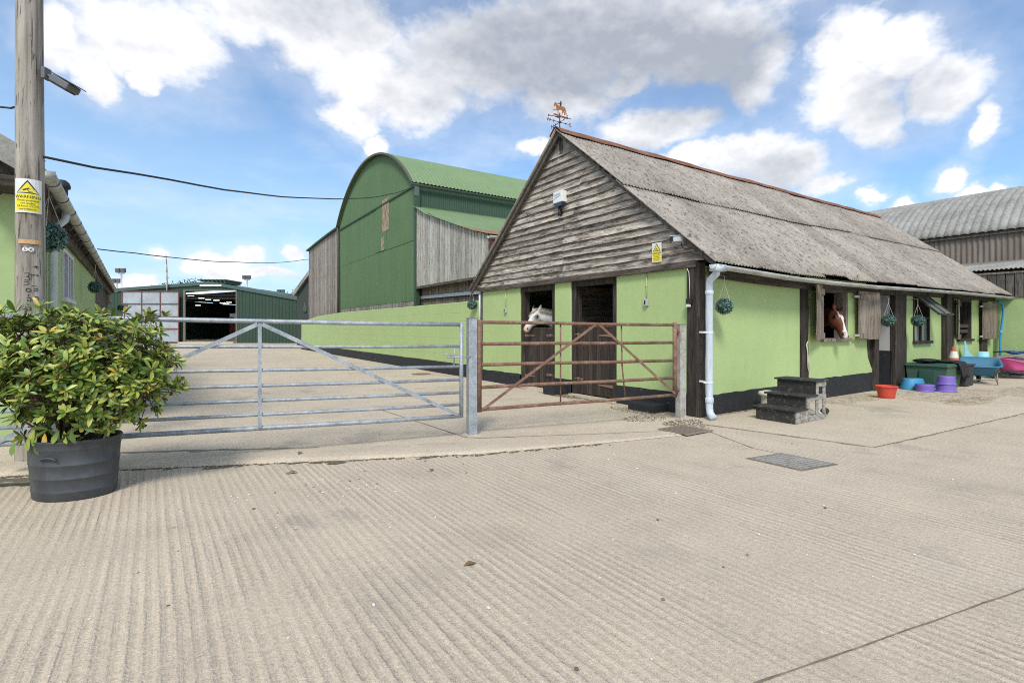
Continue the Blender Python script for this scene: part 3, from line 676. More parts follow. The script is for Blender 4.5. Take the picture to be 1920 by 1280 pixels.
b.box(-.19, .02, -.435, -.315, zt-.03, zt+.06)
dp = part('downpipe', b, M_pipe, st, True)
for z_ in (1.22, .52):
    b = MB(); b.lathe([(.054, 0), (.055, .03)], (-.03, -.2, z_), 14, caps=False); b.box(-.15, -.088, -.205, -.19, z_+.002, z_+.028); b.box(-.035, -.02, -.145, -.03, z_+.002, z_+.028)
    part('pipe_clip', b, M_white, dp)
# stable doors on the gable
def stable_door(y0, y1, zt, strap_side):
    b = MB(); n = 9; w = (y1-y0-.24)/n
    for i in range(n): b.box(.055+jit(.003), .09, y0+.12+w*i+.003, y0+.12+w*(i+1)-.003, .07+jit(.008), zt)
    b.box(.05, .095, y0+.12, y1-.12, zt, zt+.03)
    d = part('stable_door', b, M_door, st, bevel=.003)
    yh = y1-.12 if strap_side > 0 else y0+.12; s_ = -strap_side
    for zz in (zt-.14, .27):
        h = MB(); h.prism([(0, -.03), (.38*s_, -.008), (.38*s_, .008), (0, .03)][::int(s_)], (.045, yh, zz), (0, 1, 0), (0, 0, 1), (.007, 0, 0)); part('strap_hinge', h, M_hinge, d)
    yb = y0+.12 if strap_side > 0 else y1-.12; q = strap_side
    for zz in (zt-.13, .34):
        h = MB(); h.tube([(.035, yb-.05*q, zz), (.035, yb+.2*q, zz)], .010, 8); h.box(.03, .055, min(yb+.04*q, yb+.09*q), max(yb+.04*q, yb+.09*q), zz-.03, zz+.03); h.box(.03, .055, min(yb+.14*q, yb+.17*q), max(yb+.14*q, yb+.17*q), zz-.035, zz+.02)
        part('door_bolt', h, M_hinge, d)
    f = MB(); f.box(.03, .18, y0, y0+.12, 0, 2.17); f.box(.03, .18, y1-.12, y1, 0, 2.17); f.box(.03, .18, y0+.12, y1-.12, 2.07, 2.17)
    part('door_frame', f, M_oakz, st, bevel=.006)
    s2 = MB(); s2.box(-.06, .2, y0, y1, 0, .05); part('door_sill', s2, M_conc3, st)
stable_door(*D1, 1.27, 1); stable_door(*D2, 1.30, -1)
# windows on the front
def frame(w, t=.06):
    b = MB(); x0, x1, z0, z1 = w
    b.box(x0, x0+t, -.02, .21, z0, z1); b.box(x1-t, x1, -.02, .21, z0, z1); b.box(x0+t, x1-t, -.02, .21, z1-t, z1); b.box(x0-.03, x1+.06, -.07, .14, z0-.05, z0+.012); return b
for w in (WIN1, WIN3):
    f = part('window_frame', frame(w), M_shut if w is WIN1 else M_oakz, st, bevel=.005)
b = MB()
for z_ in (1.16, 1.30): b.box(WIN3[0]+.06, WIN3[1]-.06, .03, .06, z_, z_+.09)
part('window_bar', b, M_oakx, st)
def shutter(hx, hy, ex, ey, z0, z1, m=M_shut, label=None):
    b = MB(); a = Vector((hx, hy, 0)); e = Vector((ex, ey, 0)); t = (e-a).normalized(); nrm = Vector((t.y, -t.x, 0)); wd = (e-a).length; n = 8
    if nrm.y > 0: nrm = -nrm
    def P(u, v): return a+t*wd*(.0+u)+nrm*(.03+.02*math.sin(math.pi*v/6)*u)+Vector((0, 0, z0+(z1-z0)*v/6+.012*u*(1-v/3)))
    b.grid(P, [i/4 for i in range(5)], list(range(7)))
    s_ = part('shutter', b, m, st, solid=.024, label=label)
    bt = MB()
    for zz in (z0+.08, z1-.12): bt.obox(a+t*wd*.22+nrm*.055+Vector((0, 0, zz)), t*wd*.2, nrm*.012, (0, 0, .055))
    part('batten', bt, m, s_, bevel=.004)
    h = MB()
    for zz in (z0+.09, z1-.11): h.obox(a-t*.07+nrm*.028+Vector((0, 0, zz)), t*.09, nrm*.014, (0, 0, .022))
    part('shutter_hinge', h, M_zinc if wd > .7 else M_iron, s_)
shutter(3.50, -.01, 2.93, -.17, 1.07, 2.06); shutter(4.78, -.07, 5.55, -.12, 1.06, 2.01)
shutter(10.50, -.02, 9.95, -.15, .99, 2.02); shutter(12.15, -.07, 13.1, -.12, .97, 1.99, M_boardb)
# glazed window with its top light propped open
f = part('window_frame', frame(WIN2, .055), M_oakz, st, bevel=.004)
M_glass = mat('dusty_glass', base=(.20, .235, .23), rough=.12, **{'Specular IOR Level': .8})
b = MB(); b.box(8.12, 8.17, -.01, .08, .992, 1.55); b.box(WIN2[0]+.055, WIN2[1]-.055, -.012, .08, 1.50, 1.545); part('mullion', b, M_oakz, f)
b = MB(); b.box(7.745, 8.12, .03, .036, .992, 1.5); b.box(8.17, 8.585, .03, .036, .992, 1.5); part('glass_pane', b, M_glass, f)
b = MB(); tp = Vector((0, -.03, 2.0)); dn = Vector((0, -.43, -.40))
for x in (7.75, 8.14, 8.56): b.beam(Vector((x, 0, 0))+tp, Vector((x, 0, 0))+tp+dn, .045, .035, (0, 1, 0))
b.beam(Vector((7.73, 0, 0))+tp+dn, Vector((8.60, 0, 0))+tp+dn, .045, .04); b.beam(Vector((7.73, 0, 0))+tp, Vector((8.60, 0, 0))+tp, .045, .04)
tl = part('top_light', b, M_oakz, f)
b = MB(); n_ = dn.cross(Vector((1, 0, 0))).normalized()*.004
b.add([Vector((7.76, 0, 0))+tp, Vector((8.55, 0, 0))+tp, Vector((8.55, 0, 0))+tp+dn, Vector((7.76, 0, 0))+tp+dn], [(0, 1, 2, 3)]); part('glass_pane', b, M_glass, tl, solid=.005)
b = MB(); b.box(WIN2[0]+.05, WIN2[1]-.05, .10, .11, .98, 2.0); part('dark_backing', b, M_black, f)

# ---- fixed kit on the stable
def sign(name, label, fn, w, h, nrm_off):
    """warning sign; fn(u,v,d) maps sign coordinates (centre origin) and proud distance to the world"""
    us_ = [-w/2+w*i/8 for i in range(9)]; vs_ = [-h/2+h*i/6 for i in range(7)]
    o = thing(name, MB().grid(lambda u, v: fn(u, v, 0), us_, vs_), M_white, label, 'sign', solid=.002)
    M = WM[o.name]
    y = MB().grid(lambda u, v: fn(u, v, .0022), [-w*.43+w*.86*i/8 for i in range(9)], [-h*.45+h*.50*i/6 for i in range(7)])
    part('yellow_panel', y, M_yel, o)
    tr = [(-w*.40, h*.07), (w*.40, h*.07), (0, h*.46)]
    def tri(k): cx_, cy_ = 0, h*.19; return [((u-cx_)*k+cx_, (v-cy_)*k+cy_) for u, v in tr]
    def fan(poly, d, b):
        def sub(a, c, n): return [(a[0]+(c[0]-a[0])*i/n, a[1]+(c[1]-a[1])*i/n) for i in range(n)]
        ring = []
        for i in range(len(poly)): ring += sub(poly[i], poly[(i+1) % len(poly)], 6)
        c_ = (sum(p[0] for p in poly)/len(poly), sum(p[1] for p in poly)/len(poly))
        b.add([fn(*p, d) for p in ring]+[fn(*c_, d)], [(i, (i+1) % len(ring), len(ring)) for i in range(len(ring))]); return b
    part('warning_triangle', fan(tri(1.), .0030, MB()), M_blackp, o); part('triangle_fill', fan(tri(.78), .0042, MB()), M_yel, o)
    c = MB()
    def q(pts): fan(pts, .0054, c)
    q([(-w*.17, h*.165), (w*.04, h*.235), (w*.07, h*.205), (-w*.14, h*.135)]); q([(-w*.02, h*.17), (w*.01, h*.17), (w*.06, h*.12), (w*.03, h*.12)]); q([(w*.03, h*.125), (w*.18, h*.125), (w*.18, h*.11), (w*.03, h*.11)])
    part('camera_symbol', c, M_blackp, o)
    t = MB(); F = lambda u, v: fn(u, v, .0042)
    addtext(t, 'WARNING', h*.125, F, 0, -h*.075, .98*w/h*1.55)
    for i, s_ in enumerate(('These premises', 'are under', '24 hour CCTV', 'surveillance')): addtext(t, s_, h*.082, F, 0, -h*(.165+.085*i), w/h*1.5)
    part('lettering', t, M_blackp, o); return o
M_yel = mat('sign_yellow', base=(.80, .68, .02), rough=.4); M_blackp = mat('sign_black', base=(.02, .02, .02), rough=.5)
sign('warning_sign', 'yellow CCTV warning sign on the weathered gable boards beside the camera', lambda u, v, d: Vector((-.075-d, .70-u, 2.46+v)), .185, .30, 0)
ab = root('alarm_box', 'white alarm box with dark blue base fixed high on the gable boards', 'alarm box', (-.05, 3.04, 3.70))
b = MB(); b.prism([(-.14, -.02), (.14, -.02), (.135, .20), (-.135, .20)], (-.16, 3.05, 3.72), (0, -1, 0), (0, 0, 1), (.12, 0, 0)); part('cover', b, mat('alarm_cover', base=(.78, .79, .76), rough=.4), ab, bevel=.01)
b = MB(); b.prism([(-.14, .0), (.14, .0), (.09, -.07), (-.07, -.07)], (-.155, 3.05, 3.699), (0, -1, 0), (0, 0, 1), (.11, 0, 0)); part('base', b, mat('alarm_base', base=(.03, .06, .10), rough=.4), ab, bevel=.006)
M_blue_ink = mat('faded_blue_print', base=(.32, .37, .55), rough=.5)
b = MB()
for i in range(9): b.box(-.1625, -.1605, 3.05+.095-.022*i, 3.05+.108-.022*i, 3.825+.004*(i % 3), 3.875-.006*(i % 2))
part('faded_print', b, M_blue_ink, ab)
b = MB(); b.tube([(-.161, 3.16, 3.775), (-.161, 3.08, 3.805), (-.161, 2.96, 3.812)], [.006, .005, .002], 6); part('swoosh', b, M_grey, ab)
b = MB()
for dy in (-.03, .0, .03): b.tube([(-.09, 3.06+dy*.5, 3.64), (-.10, 3.07+dy, 3.56), (-.08, 3.06+dy, 3.47+abs(dy))], .007, 6)
b.box(-.12, -.04, 3.04, 3.09, 3.46, 3.58)
part('cable_bundle', b, M_wire, ab, True)
cc = root('cctv_camera', 'grey security camera with drooping cable at the right of the gable', 'camera', (-.05, .40, 2.55))
b = MB(); b.beam((-.06, .16, 2.60), (-.25, .265, 2.58), .085, .075); b.beam((-.05, .15, 2.645), (-.30, .285, 2.622), .10, .012); part('housing', b, M_zinc, cc, bevel=.008)
b = MB(); b.beam((-.2505, .2653, 2.58), (-.27, .276, 2.577), .065, .06); part('lens', b, M_blackp, cc)
b = MB(); b.box(-.075, -.03, .10, .20, 2.54, 2.66); part('bracket', b, M_grey, cc)
b = MB(); b.tube([(-.10, .22, 2.54), (-.085, .22, 2.48), (-.08, .17, 2.44), (-.075, .08, 2.45), (-.07, .0, 2.42), (-.06, -.06, 2.35)], .007, 6); part('cable', b, M_wire, cc, True)
M_sw = mat('grey_switch', base=(.42, .43, .42), rough=.5)
for i, (y, z_, zt_, lb) in enumerate(((5.118, 1.69, 2.17, 'grey switch box with conduit left of the first stable door'), (.964, 1.70, 2.17, 'grey switch box with conduit right of the second stable door'))):
    s_ = root('wall_switch', lb, 'switch', (-.01, y, z_))
    b = MB(); b.box(-.05, -.001, y-.04, y+.04, z_-.055, z_+.055); part('switch_box', b, M_sw, s_, bevel=.006)
    b = MB(); b.box(-.056, -.0505, y-.012, y+.012, z_-.03, z_+.03); part('rocker', b, M_blackp, s_)
    b = MB(); b.tube([(-.012, y, z_+.055), (-.012, y, zt_)], .009, 8); b.lathe([(.013, 0), (.013, .03)], (-.012, y, z_+.25), 8); part('conduit', b, M_lime, s_, True)
cb = root('sensor_light', 'small black sensor light with white tip and hanging cable on the corner post', 'light', (-.06, .1, 1.62))
b = MB(); b.box(-.11, -.052, .06, .14, 1.64, 1.72); part('housing', b, M_blackp, cb, bevel=.008)
b = MB(); b.box(-.115, -.075, .075, .125, 1.60, 1.637); part('lens', b, M_white, cb)
b = MB(); b.tube([(-.065, .1, 1.72), (-.07, .1, 1.95), (-.06, .12, 2.1), (-.075, .14, 2.16)], .005, 6); part('cable', b, M_white, cb, True)
rp = thing('rope', MB().tube([(2.9, -.07, 1.03), (2.86, -.075, 1.0), (2.9, -.07, .9), (2.93, -.075, .72), (2.97, -.07, .6), (2.96, -.065, .54), (2.92, -.07, .6), (2.91, -.07, .72), (2.9, -.075, .86), (2.88, -.07, 1.02), (2.92, -.07, 1.06)], .009, 7), M_rope, 'pale tie rope looped on the dark post beside the horse window', 'rope', smooth=True)
thing('rope', MB().tube([(10.0, -.10, 1.02), (9.99, -.12, .85), (10.02, -.11, .7), (9.98, -.12, .6)], .008, 7), M_rope, 'frayed pale rope hanging on the double post behind the deck box', 'rope', smooth=True)
thing('wall_hook', MB().tube([(-.005, .28, 1.09), (-.03, .28, 1.09), (-.03, .22, 1.05), (-.02, .2, .98)], .006, 6), M_iron, 'little iron hook on the green gable near the corner post', 'hook', smooth=True)
bp = root('blue_water_pipe', 'bright blue water pipe bending down the wall at the far corner', 'pipe', (13.5, -.02, .3))
b = MB(); b.tube([(13.30, -.12, 2.06), (13.38, -.2, 2.0), (13.46, -.22, 1.85), (13.50, -.2, 1.6), (13.50, -.16, 1.2), (13.48, -.15, .75), (13.44, -.15, .42)], .027, 10); M_bluepipe = mat('blue_pipe', base=(.04, .30, .62), rough=.4); part('pipe', b, M_bluepipe, bp, True)
b = MB(); b.lathe([(.033, 0), (.036, .03), (.036, .07), (.033, .10)], (13.5, -.16, 1.12), 10); b.lathe([(.04, 0), (.04, .06)], (13.44, -.15, .39), 10); part('coupling', b, plastic('blue_fitting', (.12, .38, .62)), bp, True)

# ------------------------------------------------------------------ weather vane
wv = root('weather_vane', 'iron weather vane with rusty horse and rider on the gable peak', 'weather vane', (-.06, YR, 5.06))
c0 = Vector((-.08, YR, 0))
def vdir(r_, f_): return (RGT*r_+FWD*f_).normalized()
E_ = vdir(.85, .53); S_ = vdir(.47, -.88); A_ = vdir(.93, .36); Z = Vector((0, 0, 1))
b = MB(); b.tube([c0+Z*4.72, c0+Z*5.45], .011, 8); b.sphere(c0+Z*5.27, .026, 10, 6); part('spindle', b, M_iron, wv, True)
b = MB()
for d in (E_, -E_, S_, -S_):
    b.tube([c0+Z*5.27, c0+Z*5.27+d*.22], .006, 6)
    for sg in (-1, 1): b.tube([c0+Z*5.27+d*.14, c0+Z*(5.27+.022*sg)+d*.155, c0+Z*(5.27+.03*sg)+d*.14], .005, 5)
part('compass_arms', b, M_iron, wv, True)
for d, s_ in ((E_, 'E'), (-E_, 'W'), (S_, 'S'), (-S_, 'N')):
    b = MB(); hd = E_ if s_ in 'EW' else vdir(.75, -.66); p = c0+Z*5.235+d*.26
    addtext(b, s_, .105, lambda u, v: p+hd*u+Z*v); part('letter', b, M_iron, wv, solid=.006)
b = MB(); a0 = c0+Z*5.37
b.tube([a0-A_*.25, a0+A_*.24], .006, 6); b.prism([(-.25, 0), (-.24, .025), (-.21, .0), (-.24, -.025)], a0, A_, Z, A_.cross(Z)*.006); b.prism([(-.02, -.03), (-.02, .005), (-.16, .005)], a0, A_, Z, A_.cross(Z)*.006); part('arrow', b, M_iron, wv)
b = MB(); b.prism([(-.15, .03), (-.10, .055), (-.02, .035), (.05, .03), (.16, .015), (.22, -.01), (.12, -.0), (.02, .0), (-.06, .015)][::-1], a0, A_, Z, A_.cross(Z)*.006); part('ground_plate', b, M_rust, wv)
hs = [(-.175,.055),(-.165,.06),(-.12,.085),(-.065,.088),(-.075,.12),(-.085,.155),(-.095,.185),(-.105,.150),(-.125,.140),(-.128,.155),(-.118,.205),(-.105,.222),(-.085,.225),(-.075,.215),(-.05,.185),(-.02,.168),(.02,.165),(.05,.165),(.085,.165),(.11,.150),(.125,.125),(.135,.09),(.145,.04),(.148,.01),(.125,.02),(.12,.06),(.115,.10),(.10,.075),(.115,.04),(.11,.0),(.095,.0),(.098,.03),(.075,.06),(.055,.03),(.06,.005),(.045,.0),(.04,.03),(.055,.07),(.04,.095),(.0,.09),(-.025,.09),(-.03,.05),(-.028,.0),(-.042,.0),(-.045,.05),(-.05,.075),(-.10,.07),(-.145,.062)]
b = MB(); b.prism(hs[::-1], c0+Z*5.415, A_, Z, A_.cross(Z)*.006); part('horse_figure', b, mat('rusty_cutout', base=(.30, .125, .045), rough=.85), wv)
b = MB(); rd = [(-.005,.165),(.005,.19),(.0,.21),(-.05,.205),(-.05,.215),(.0,.225),(.015,.245),(.01,.262),(.025,.272),(.035,.262),(.03,.245),(.04,.23),(.035,.19),(.03,.165)]
b.prism(rd[::-1], c0+Z*5.415+A_.cross(Z)*-.002, A_, Z, A_.cross(Z)*.010); part('rider_figure', b, M_iron, wv)

# ------------------------------------------------------------------ lime boundary wall
bw = root('boundary_wall', 'long lime green block wall with black base running back from the stable', 'wall', (.1, 17, 0))
b = MB(); b.prism([(6.24, 0), (6.24, 1.97), (19.0, 1.985), (23.5, 1.90), (26.4, 1.72), (27.6, 1.50), (27.7, 0)], (0, 0, 0), (0, 1, 0), (0, 0, 1), (.22, 0, 0)); part('wall', b, M_block, bw, bevel=.02)
b = MB(); n = 60; b.prism([(6.24, 0)]+[(6.24+21.45*i/n, .34+nz(i*.4, 3)*.02) for i in range(n+1)]+[(27.69, 0)], (-.006, 0, 0), (0, 1, 0), (0, 0, 1), (.1, 0, 0)); part('plinth', b, M_plinth, bw)

# ------------------------------------------------------------------ dutch barn
XB = .85
db = root('dutch_barn', 'tall green round roofed barn with grey boarded lean-tos behind the stable', 'barn', (XB, 17, 0))
YC, HW, ZS, RISE = 17.3, 4.90, 6.5, 2.05
RR = (HW*HW+RISE*RISE)/(2*RISE)
def arc(y): return ZS+RISE-RR+math.sqrt(max(0, RR*RR-(y-YC)**2))
LB = 20.
b = MB()
N = int(2*HW/.076*5)
for z0, z1, yy0, yy1, dx in ((2.25, 4.50, YC-HW, YC+HW, -.012), (4.42, 6.45, YC-HW, 15.45, -.028), (4.46, 6.45, 15.30, 16.5, -.04), (4.42, 6.45, 16.4, YC+HW, -.022)):
    n_ = int((yy1-yy0)/.076*5); b.grid(lambda u, v: Vector((XB+dx+.009*math.sin(u/.076*6.2832), u, v)), [yy0+(yy1-yy0)*i/n_ for i in range(n_+1)], [z0, z1])
b.grid(lambda u, v: Vector((XB-.045+.009*math.sin(u/.076*6.2832), u, 6.32+(arc(u)-6.32)*v)), [YC-HW+2*HW*i/N for i in range(N+1)], [0, .5, 1])
fr = part('front_cladding', b, M_green, db, True)
M_peel = mat('peeled_pink_paint', lambda T: {'Base Color': T.ramp(T.noise(T.obj((4, 4, 1)), 4, 7, .75), [(.42, (.055, .14, .05)), (.5, (.33, .22, .16)), (.7, (.48, .40, .33))]), 'Roughness': .8})
b = MB(); n_ = 60; b.grid(lambda u, v: Vector((XB-.046+.009*math.sin(u/.076*6.2832), u, v)), [15.0+.75*i/n_ for i in range(n_+1)], [5.2, 6.5]); b.grid(lambda u, v: Vector((XB-.0462+.009*math.sin(u/.076*6.2832), u, v)), [15.6+.3*i/24 for i in range(25)], [4.45, 5.0]); part('peeling_strip', b, M_peel, fr, True)
b = MB(); b.box(XB-.07, XB-.03, YC-HW, YC+HW, 6.30, 6.36); part('front_batten', b, M_greentrim, db)
b = MB(); b.box(XB-.06, XB+.1, YC+HW, YC+HW+.22, 0, 6.6); b.box(XB-.06, XB+.1, YC-HW-.16, YC-HW, 0, 6.4); part('corner_trim', b, M_greentrim, db)
b = MB()
y = YC-HW
while y < YC+HW-.05: b.box(XB-.01+jit(.006), XB+.02, y, y+.13, .5, 2.24+jit(.01)); y += .137
part('base_boarding', b, M_boardv, db)
b = MB(); N = 40
def archp(u, v):
    a0_ = math.asin(HW/RR*1.012); a = -a0_+2*a0_*v/40; return Vector((u, YC+(RR+.03)*math.sin(a), ZS+RISE-RR+(RR+.03)*math.cos(a)))
nn = int(LB/.15*5)
def archc(u, v):
    a0_ = math.asin(HW/RR*1.015); a = -a0_+2*a0_*v/40; r_ = RR+.03+.02*math.sin(u/.15*6.2832); return Vector((XB-.2+u, YC+r_*math.sin(a), ZS+RISE-RR+r_*math.cos(a)))
b.grid(archc, [LB*i/nn for i in range(nn+1)], list(range(41)))
rf = part('arched_roof', b, M_greenroof, db, True)
b = MB(); b.grid(lambda u, v: archp([XB-.22, XB-.22, XB-.13, XB-.13][u], v)+Vector((0, 0, [-.05, .03, .03, -.05][u])), [0, 1, 2, 3], list(range(41))); part('roof_verge', b, mat('dull_brown_verge', base=(.10, .105, .075), rough=.8), rf, solid=.006)
# right side wall, flared lean-to roof, boards
b = MB(); b.corr((XB, YC-HW, 4.9), (1, 0, 0), (0, 0, 1), (0, -1, 0), LB, 1.62, .076, .009, per=5); part('side_cladding', b, mat('eave_shaded_green_tin', greenmetal((.045, .088, .055), .3)), db, True)  # side wall green darkened to carry the shade under the eave
b = MB(); nn = int((LB+.3)/.076*5)
lr = [(YC-HW+.0, 5.62), (YC-HW-.35, 5.47), (11.3, 5.13), (10.2, 4.77), (9, 4.37), (8, 4.05), (7.15, 3.83)]
def leanr(u, v):
    return Vector((XB-.12+u, lr[v][0], lr[v][1]+.009*math.sin(u/.076*6.2832)))
b.grid(leanr, [(LB+.3)*i/nn for i in range(nn+1)], list(range(7)))
def leanmat(T):
    r = greenmetal((.165, .245, .12), .3)(T); o = T.obj(); y_ = T.n('SeparateXYZ', {0: o}).outputs[1]
    e = T.m('ADD', T.m('MULTIPLY', y_, -.22), T.m('MULTIPLY', T.noise(o, 1.1, 6, .7), 1.6))
    r['Base Color'] = T.mix(T.ss(e, 2.55, 2.85), r['Base Color'], T.ramp(T.noise(o, 5, 7, .75), [(.35, (.20, .085, .05)), (.65, (.34, .20, .13))])); return r
part('lean_to_roof', b, mat('rusting_green_roof', leanmat), db, True, solid=.006)
def leantop(y):
    for i in range(len(lr)-1):
        if lr[i+1][0] <= y <= lr[i][0]: t = (lr[i][0]-y)/(lr[i][0]-lr[i+1][0]); return lr[i][1]+(lr[i+1][1]-lr[i][1])*t
    return lr[-1][1]
b = MB(); y = 7.32
while y < YC-HW-.05:
    w_ = min(.148, YC-HW-.02-y); b.hexa([(XB-.02+jit(.008), y, 2.74), (XB+.01, y, 2.74), (XB+.01, y+w_, 2.74), (XB-.02, y+w_, 2.74), (XB-.02, y, leantop(y)-.03), (XB+.01, y, leantop(y)-.03), (XB+.01, y+w_, leantop(y+w_)-.03), (XB-.02, y+w_, leantop(y+w_)-.03)]); y += .192
part('lean_to_boarding', b, M_boardp, db)
b = MB(); b.prism([(7.3, 2.74), (YC-HW, 2.74), (YC-HW, 5.55), (9, 4.32), (7.3, 3.8)], (XB+.02, 0, 0), (0, 1, 0), (0, 0, 1), (.03, 0, 0)); part('board_backing', b, M_boardg, db)
b = MB(); b.box(XB-.05, XB+.02, 7.28, YC-HW, 2.66, 2.74); part('lean_to_beam', b, M_oaky, db)
b = MB(); y = 7.0
while y < YC-HW: b.box(XB+.20+jit(.008), XB+.25, y, y+.15, 0, 2.8); y += .157
part('recess_boarding', b, M_boardb, db)
b = MB(); b.beam((XB+.14, 7.2, 2.30), (XB+.14, 12.2, 2.36), .05, .10); part('recess_rail', b, M_galv, db)
b = MB(); b.box(XB-.02, XB+.12, 7.1, 7.22, 0, 3.75); part('rusty_stanchion', b, M_redoxide, db)
b = MB(); b.grid(lambda u, v: Vector((XB-.15+u, 7.08+.07*math.cos(math.pi+math.pi*v/8), 3.76+.07*math.sin(math.pi+math.pi*v/8))), [0, LB], list(range(9))); b.tube([(XB+.28, 7.08, 3.72), (XB+.28, 7.08, 1.9)], .05, 10); part('gutter', b, M_gutter, db, True, solid=.005)
b = MB(); b.grid(lambda u, v: Vector((XB-.25+u, YC-HW-.16+.06*math.cos(math.pi+math.pi*v/8), 6.36+.06*math.sin(math.pi+math.pi*v/8))), [0, 5.5], list(range(9))); b.box(XB-.08, XB+.06, YC-HW-.17, YC-HW-.05, 5.95, 6.33); part('gutter', b, mat('dull_gutter', base=(.10, .125, .10), rough=.6), db, solid=.006)
b = MB(); b.box(XB, XB+LB, 7.25, 7.33, 2.9, 3.78); part('side_boarding', b, M_boardg, db)
# left lean-to
b = MB(); y = YC+HW+.23
while y < 29.5:
    t = (y-22.3)/(29.6-22.3); b.box(XB-.02+jit(.008), XB+.02, y, y+.118, 0, 6.42-.27*t**1.4); y += .15
part('lean_to_boarding', b, M_boardv, db)
b = MB(); b.box(XB+.03, XB+.06, YC+HW+.1, 29.55, 0, 6.0); part('board_backing', b, M_boardg, db)
b = MB(); b.grid(lambda u, v: Vector((XB-.15+u*LB, [22.2, 24.5, 27, 29.75][v], [6.50, 6.44, 6.34, 6.20][v])), [0, 1], [0, 1, 2, 3]); part('lean_to_roof', b, M_greentrim, db, solid=.08)
b = MB(); b.tube([(XB-.1, 22.28, 6.62), (XB-.12, 22.3, 6.42), (XB-.1, 22.3, 5.9), (XB-.1, 22.3, 1.0)], .06, 8); part('downpipe', b, mat('brown_pipe', base=(.11, .105, .075), rough=.6), db, True)
b = MB(); b.box(XB+.02, XB+LB, YC-HW+.3, YC+HW-.3, 0, .05); b.box(XB+LB, XB+LB+.1, YC-HW, YC+HW, 0, 7.); b.box(XB, XB+LB, 29.45, 29.55, 0, 6.1); part('rear_wall', b, M_greentrim, db)

# ------------------------------------------------------------------ dark shed behind, far green barn
ds = root('small_dark_shed', 'dark green shed with pale verge peeping from behind the grey boarded lean-to', 'shed', cw(-14.6, 40))
b = MB(); p = lambda X, Y, z: cw(X, Y, z)
b.add([p(-16.0, 38, 0), p(-12, 38, 0), p(-12, 38, 9.4), p(-16.0, 38, 3.9), p(-16.0, 50, 0), p(-12, 50, 0), p(-12, 50, 9.4), p(-16.0, 50, 3.9)], [(0, 1, 2, 3), (7, 6, 5, 4), (4, 0, 3, 7), (1, 5, 6, 2)]); part('wall', b, mat('dark_slate_cladding', base=(.035, .045, .04), rough=.7), ds)
b = MB(); b.add([p(-16.2, 37.7, 3.72), p(-11.9, 37.7, 9.62), p(-11.9, 50, 9.62), p(-16.2, 50, 3.72)], [(0, 1, 2, 3)]); part('roof', b, M_asb2, ds, solid=.2)

SY = 42.5
gs = root('green_barn', 'wide dark green steel barn with an open doorway at the far end of the yard', 'barn', cw(-25, SY), -YAW)
def sl(X): return X+25          # local x from camera-right metres; local y = depth behind the front
def rz_(X): return 5.0-.074*(-25.07-X) if X < -25.07 else 5.0-.180*(X+25.07)
DL, DR, DT = -27.2, -22.95, 4.36
b = MB()
def clad(X0, X1, zb):
    n_ = int((X1-X0)/.28*8)
    def P(u, v):
        f_ = (u/.28) % 1; off = -.035 if .62 < f_ < .92 else 0
        return Vector((sl(u), off, zb+(rz_(u)-zb)*v))
    b.grid(P, [X0+(X1-X0)*i/n_ for i in range(n_+1)], [0, 1])
clad(-36, DL, .0); clad(DL, DR, DT); clad(DR, -14.5, .0)
part('front_cladding', b, M_shed, gs, local=True)
b = MB()
for X0, X1 in ((-36, -25.07), (-25.07, -14.5)): b.beam((sl(X0), -.06, rz_(X0)), (sl(X1), -.06, rz_(X1)), .14, .26)
part('verge_flashing', b, M_shedtrim, gs, local=True)
b = MB(); b.add([(sl(-36), 0, rz_(-36)+.1), (sl(-25.07), 0, 5.1), (sl(-14.5), 0, rz_(-14.5)+.1), (sl(-36), 26, rz_(-36)+.1), (sl(-25.07), 26, 5.1), (sl(-14.5), 26, rz_(-14.5)+.1)], [])
lv = [sl(-36), sl(-25.07), sl(-14.5)]; lz = [rz_(-36)+.1, 5.1, rz_(-14.5)+.1]
b = MB(); b2 = MB()
for y0_, y1_, bb in ((0, 3.4, b), (3.4, 5.0, b2), (5.0, 6.4, b), (6.4, 8.6, b2), (8.6, 26, b)):
    for q in (0, 1): bb.add([(lv[q], y0_, lz[q]), (lv[q+1], y0_, lz[q+1]), (lv[q+1], y1_, lz[q+1]), (lv[q], y1_, lz[q])], [(0, 1, 2, 3)])
M_rl = mat('added_rooflight_sheet'); nt_ = M_rl.node_tree; tb = nt_.nodes.new('ShaderNodeBsdfTranslucent'); tb.inputs[0].default_value = (.85, .88, .85, 1); nt_.links.new(tb.outputs[0], nt_.nodes['Material Output'].inputs[0])
part('added_rooflight', b2, M_rl, gs, local=True); part('roof', b, M_shedtrim, gs, local=True, solid=.04)  # unseen translucent roof strips, added to let daylight into the dark barn
b = MB(); b.box(sl(-36), sl(-35.9), .05, 26, 0, 4.2); b.box(sl(-14.6), sl(-14.5), .05, 26, 0, 3.1); b.box(sl(-36), sl(-14.5), 25.9, 26, 0, 4.6); part('rear_wall', b, M_shed, gs, local=True)
b = MB(); b.box(sl(DL)-.10, sl(DL), -.06, .1, 0, DT); b.box(sl(DR), sl(DR)+.06, -.06, .1, 0, DT+.1); b.box(sl(DL)-.10, sl(DR)+.06, -.06, .1, DT, DT+.06); part('door_frame', b, mat('pale_door_frame', base=(.24, .22, .19), rough=.7), gs, local=True)
b = MB(); b.box(sl(DL)-.3, sl(DR), -.5, .3, 0, .12); part('door_sill', b, M_conc3, gs, local=True)
b = MB(); b.box(sl(-27.0), sl(-24.6), -.12, -.1, -.0, .0); 
b = MB()
for i in range(5): b.box(sl(-26.9)+.0, sl(-25.3), .5+4*i, .7+4*i, 4.16, 4.24)
b = MB()
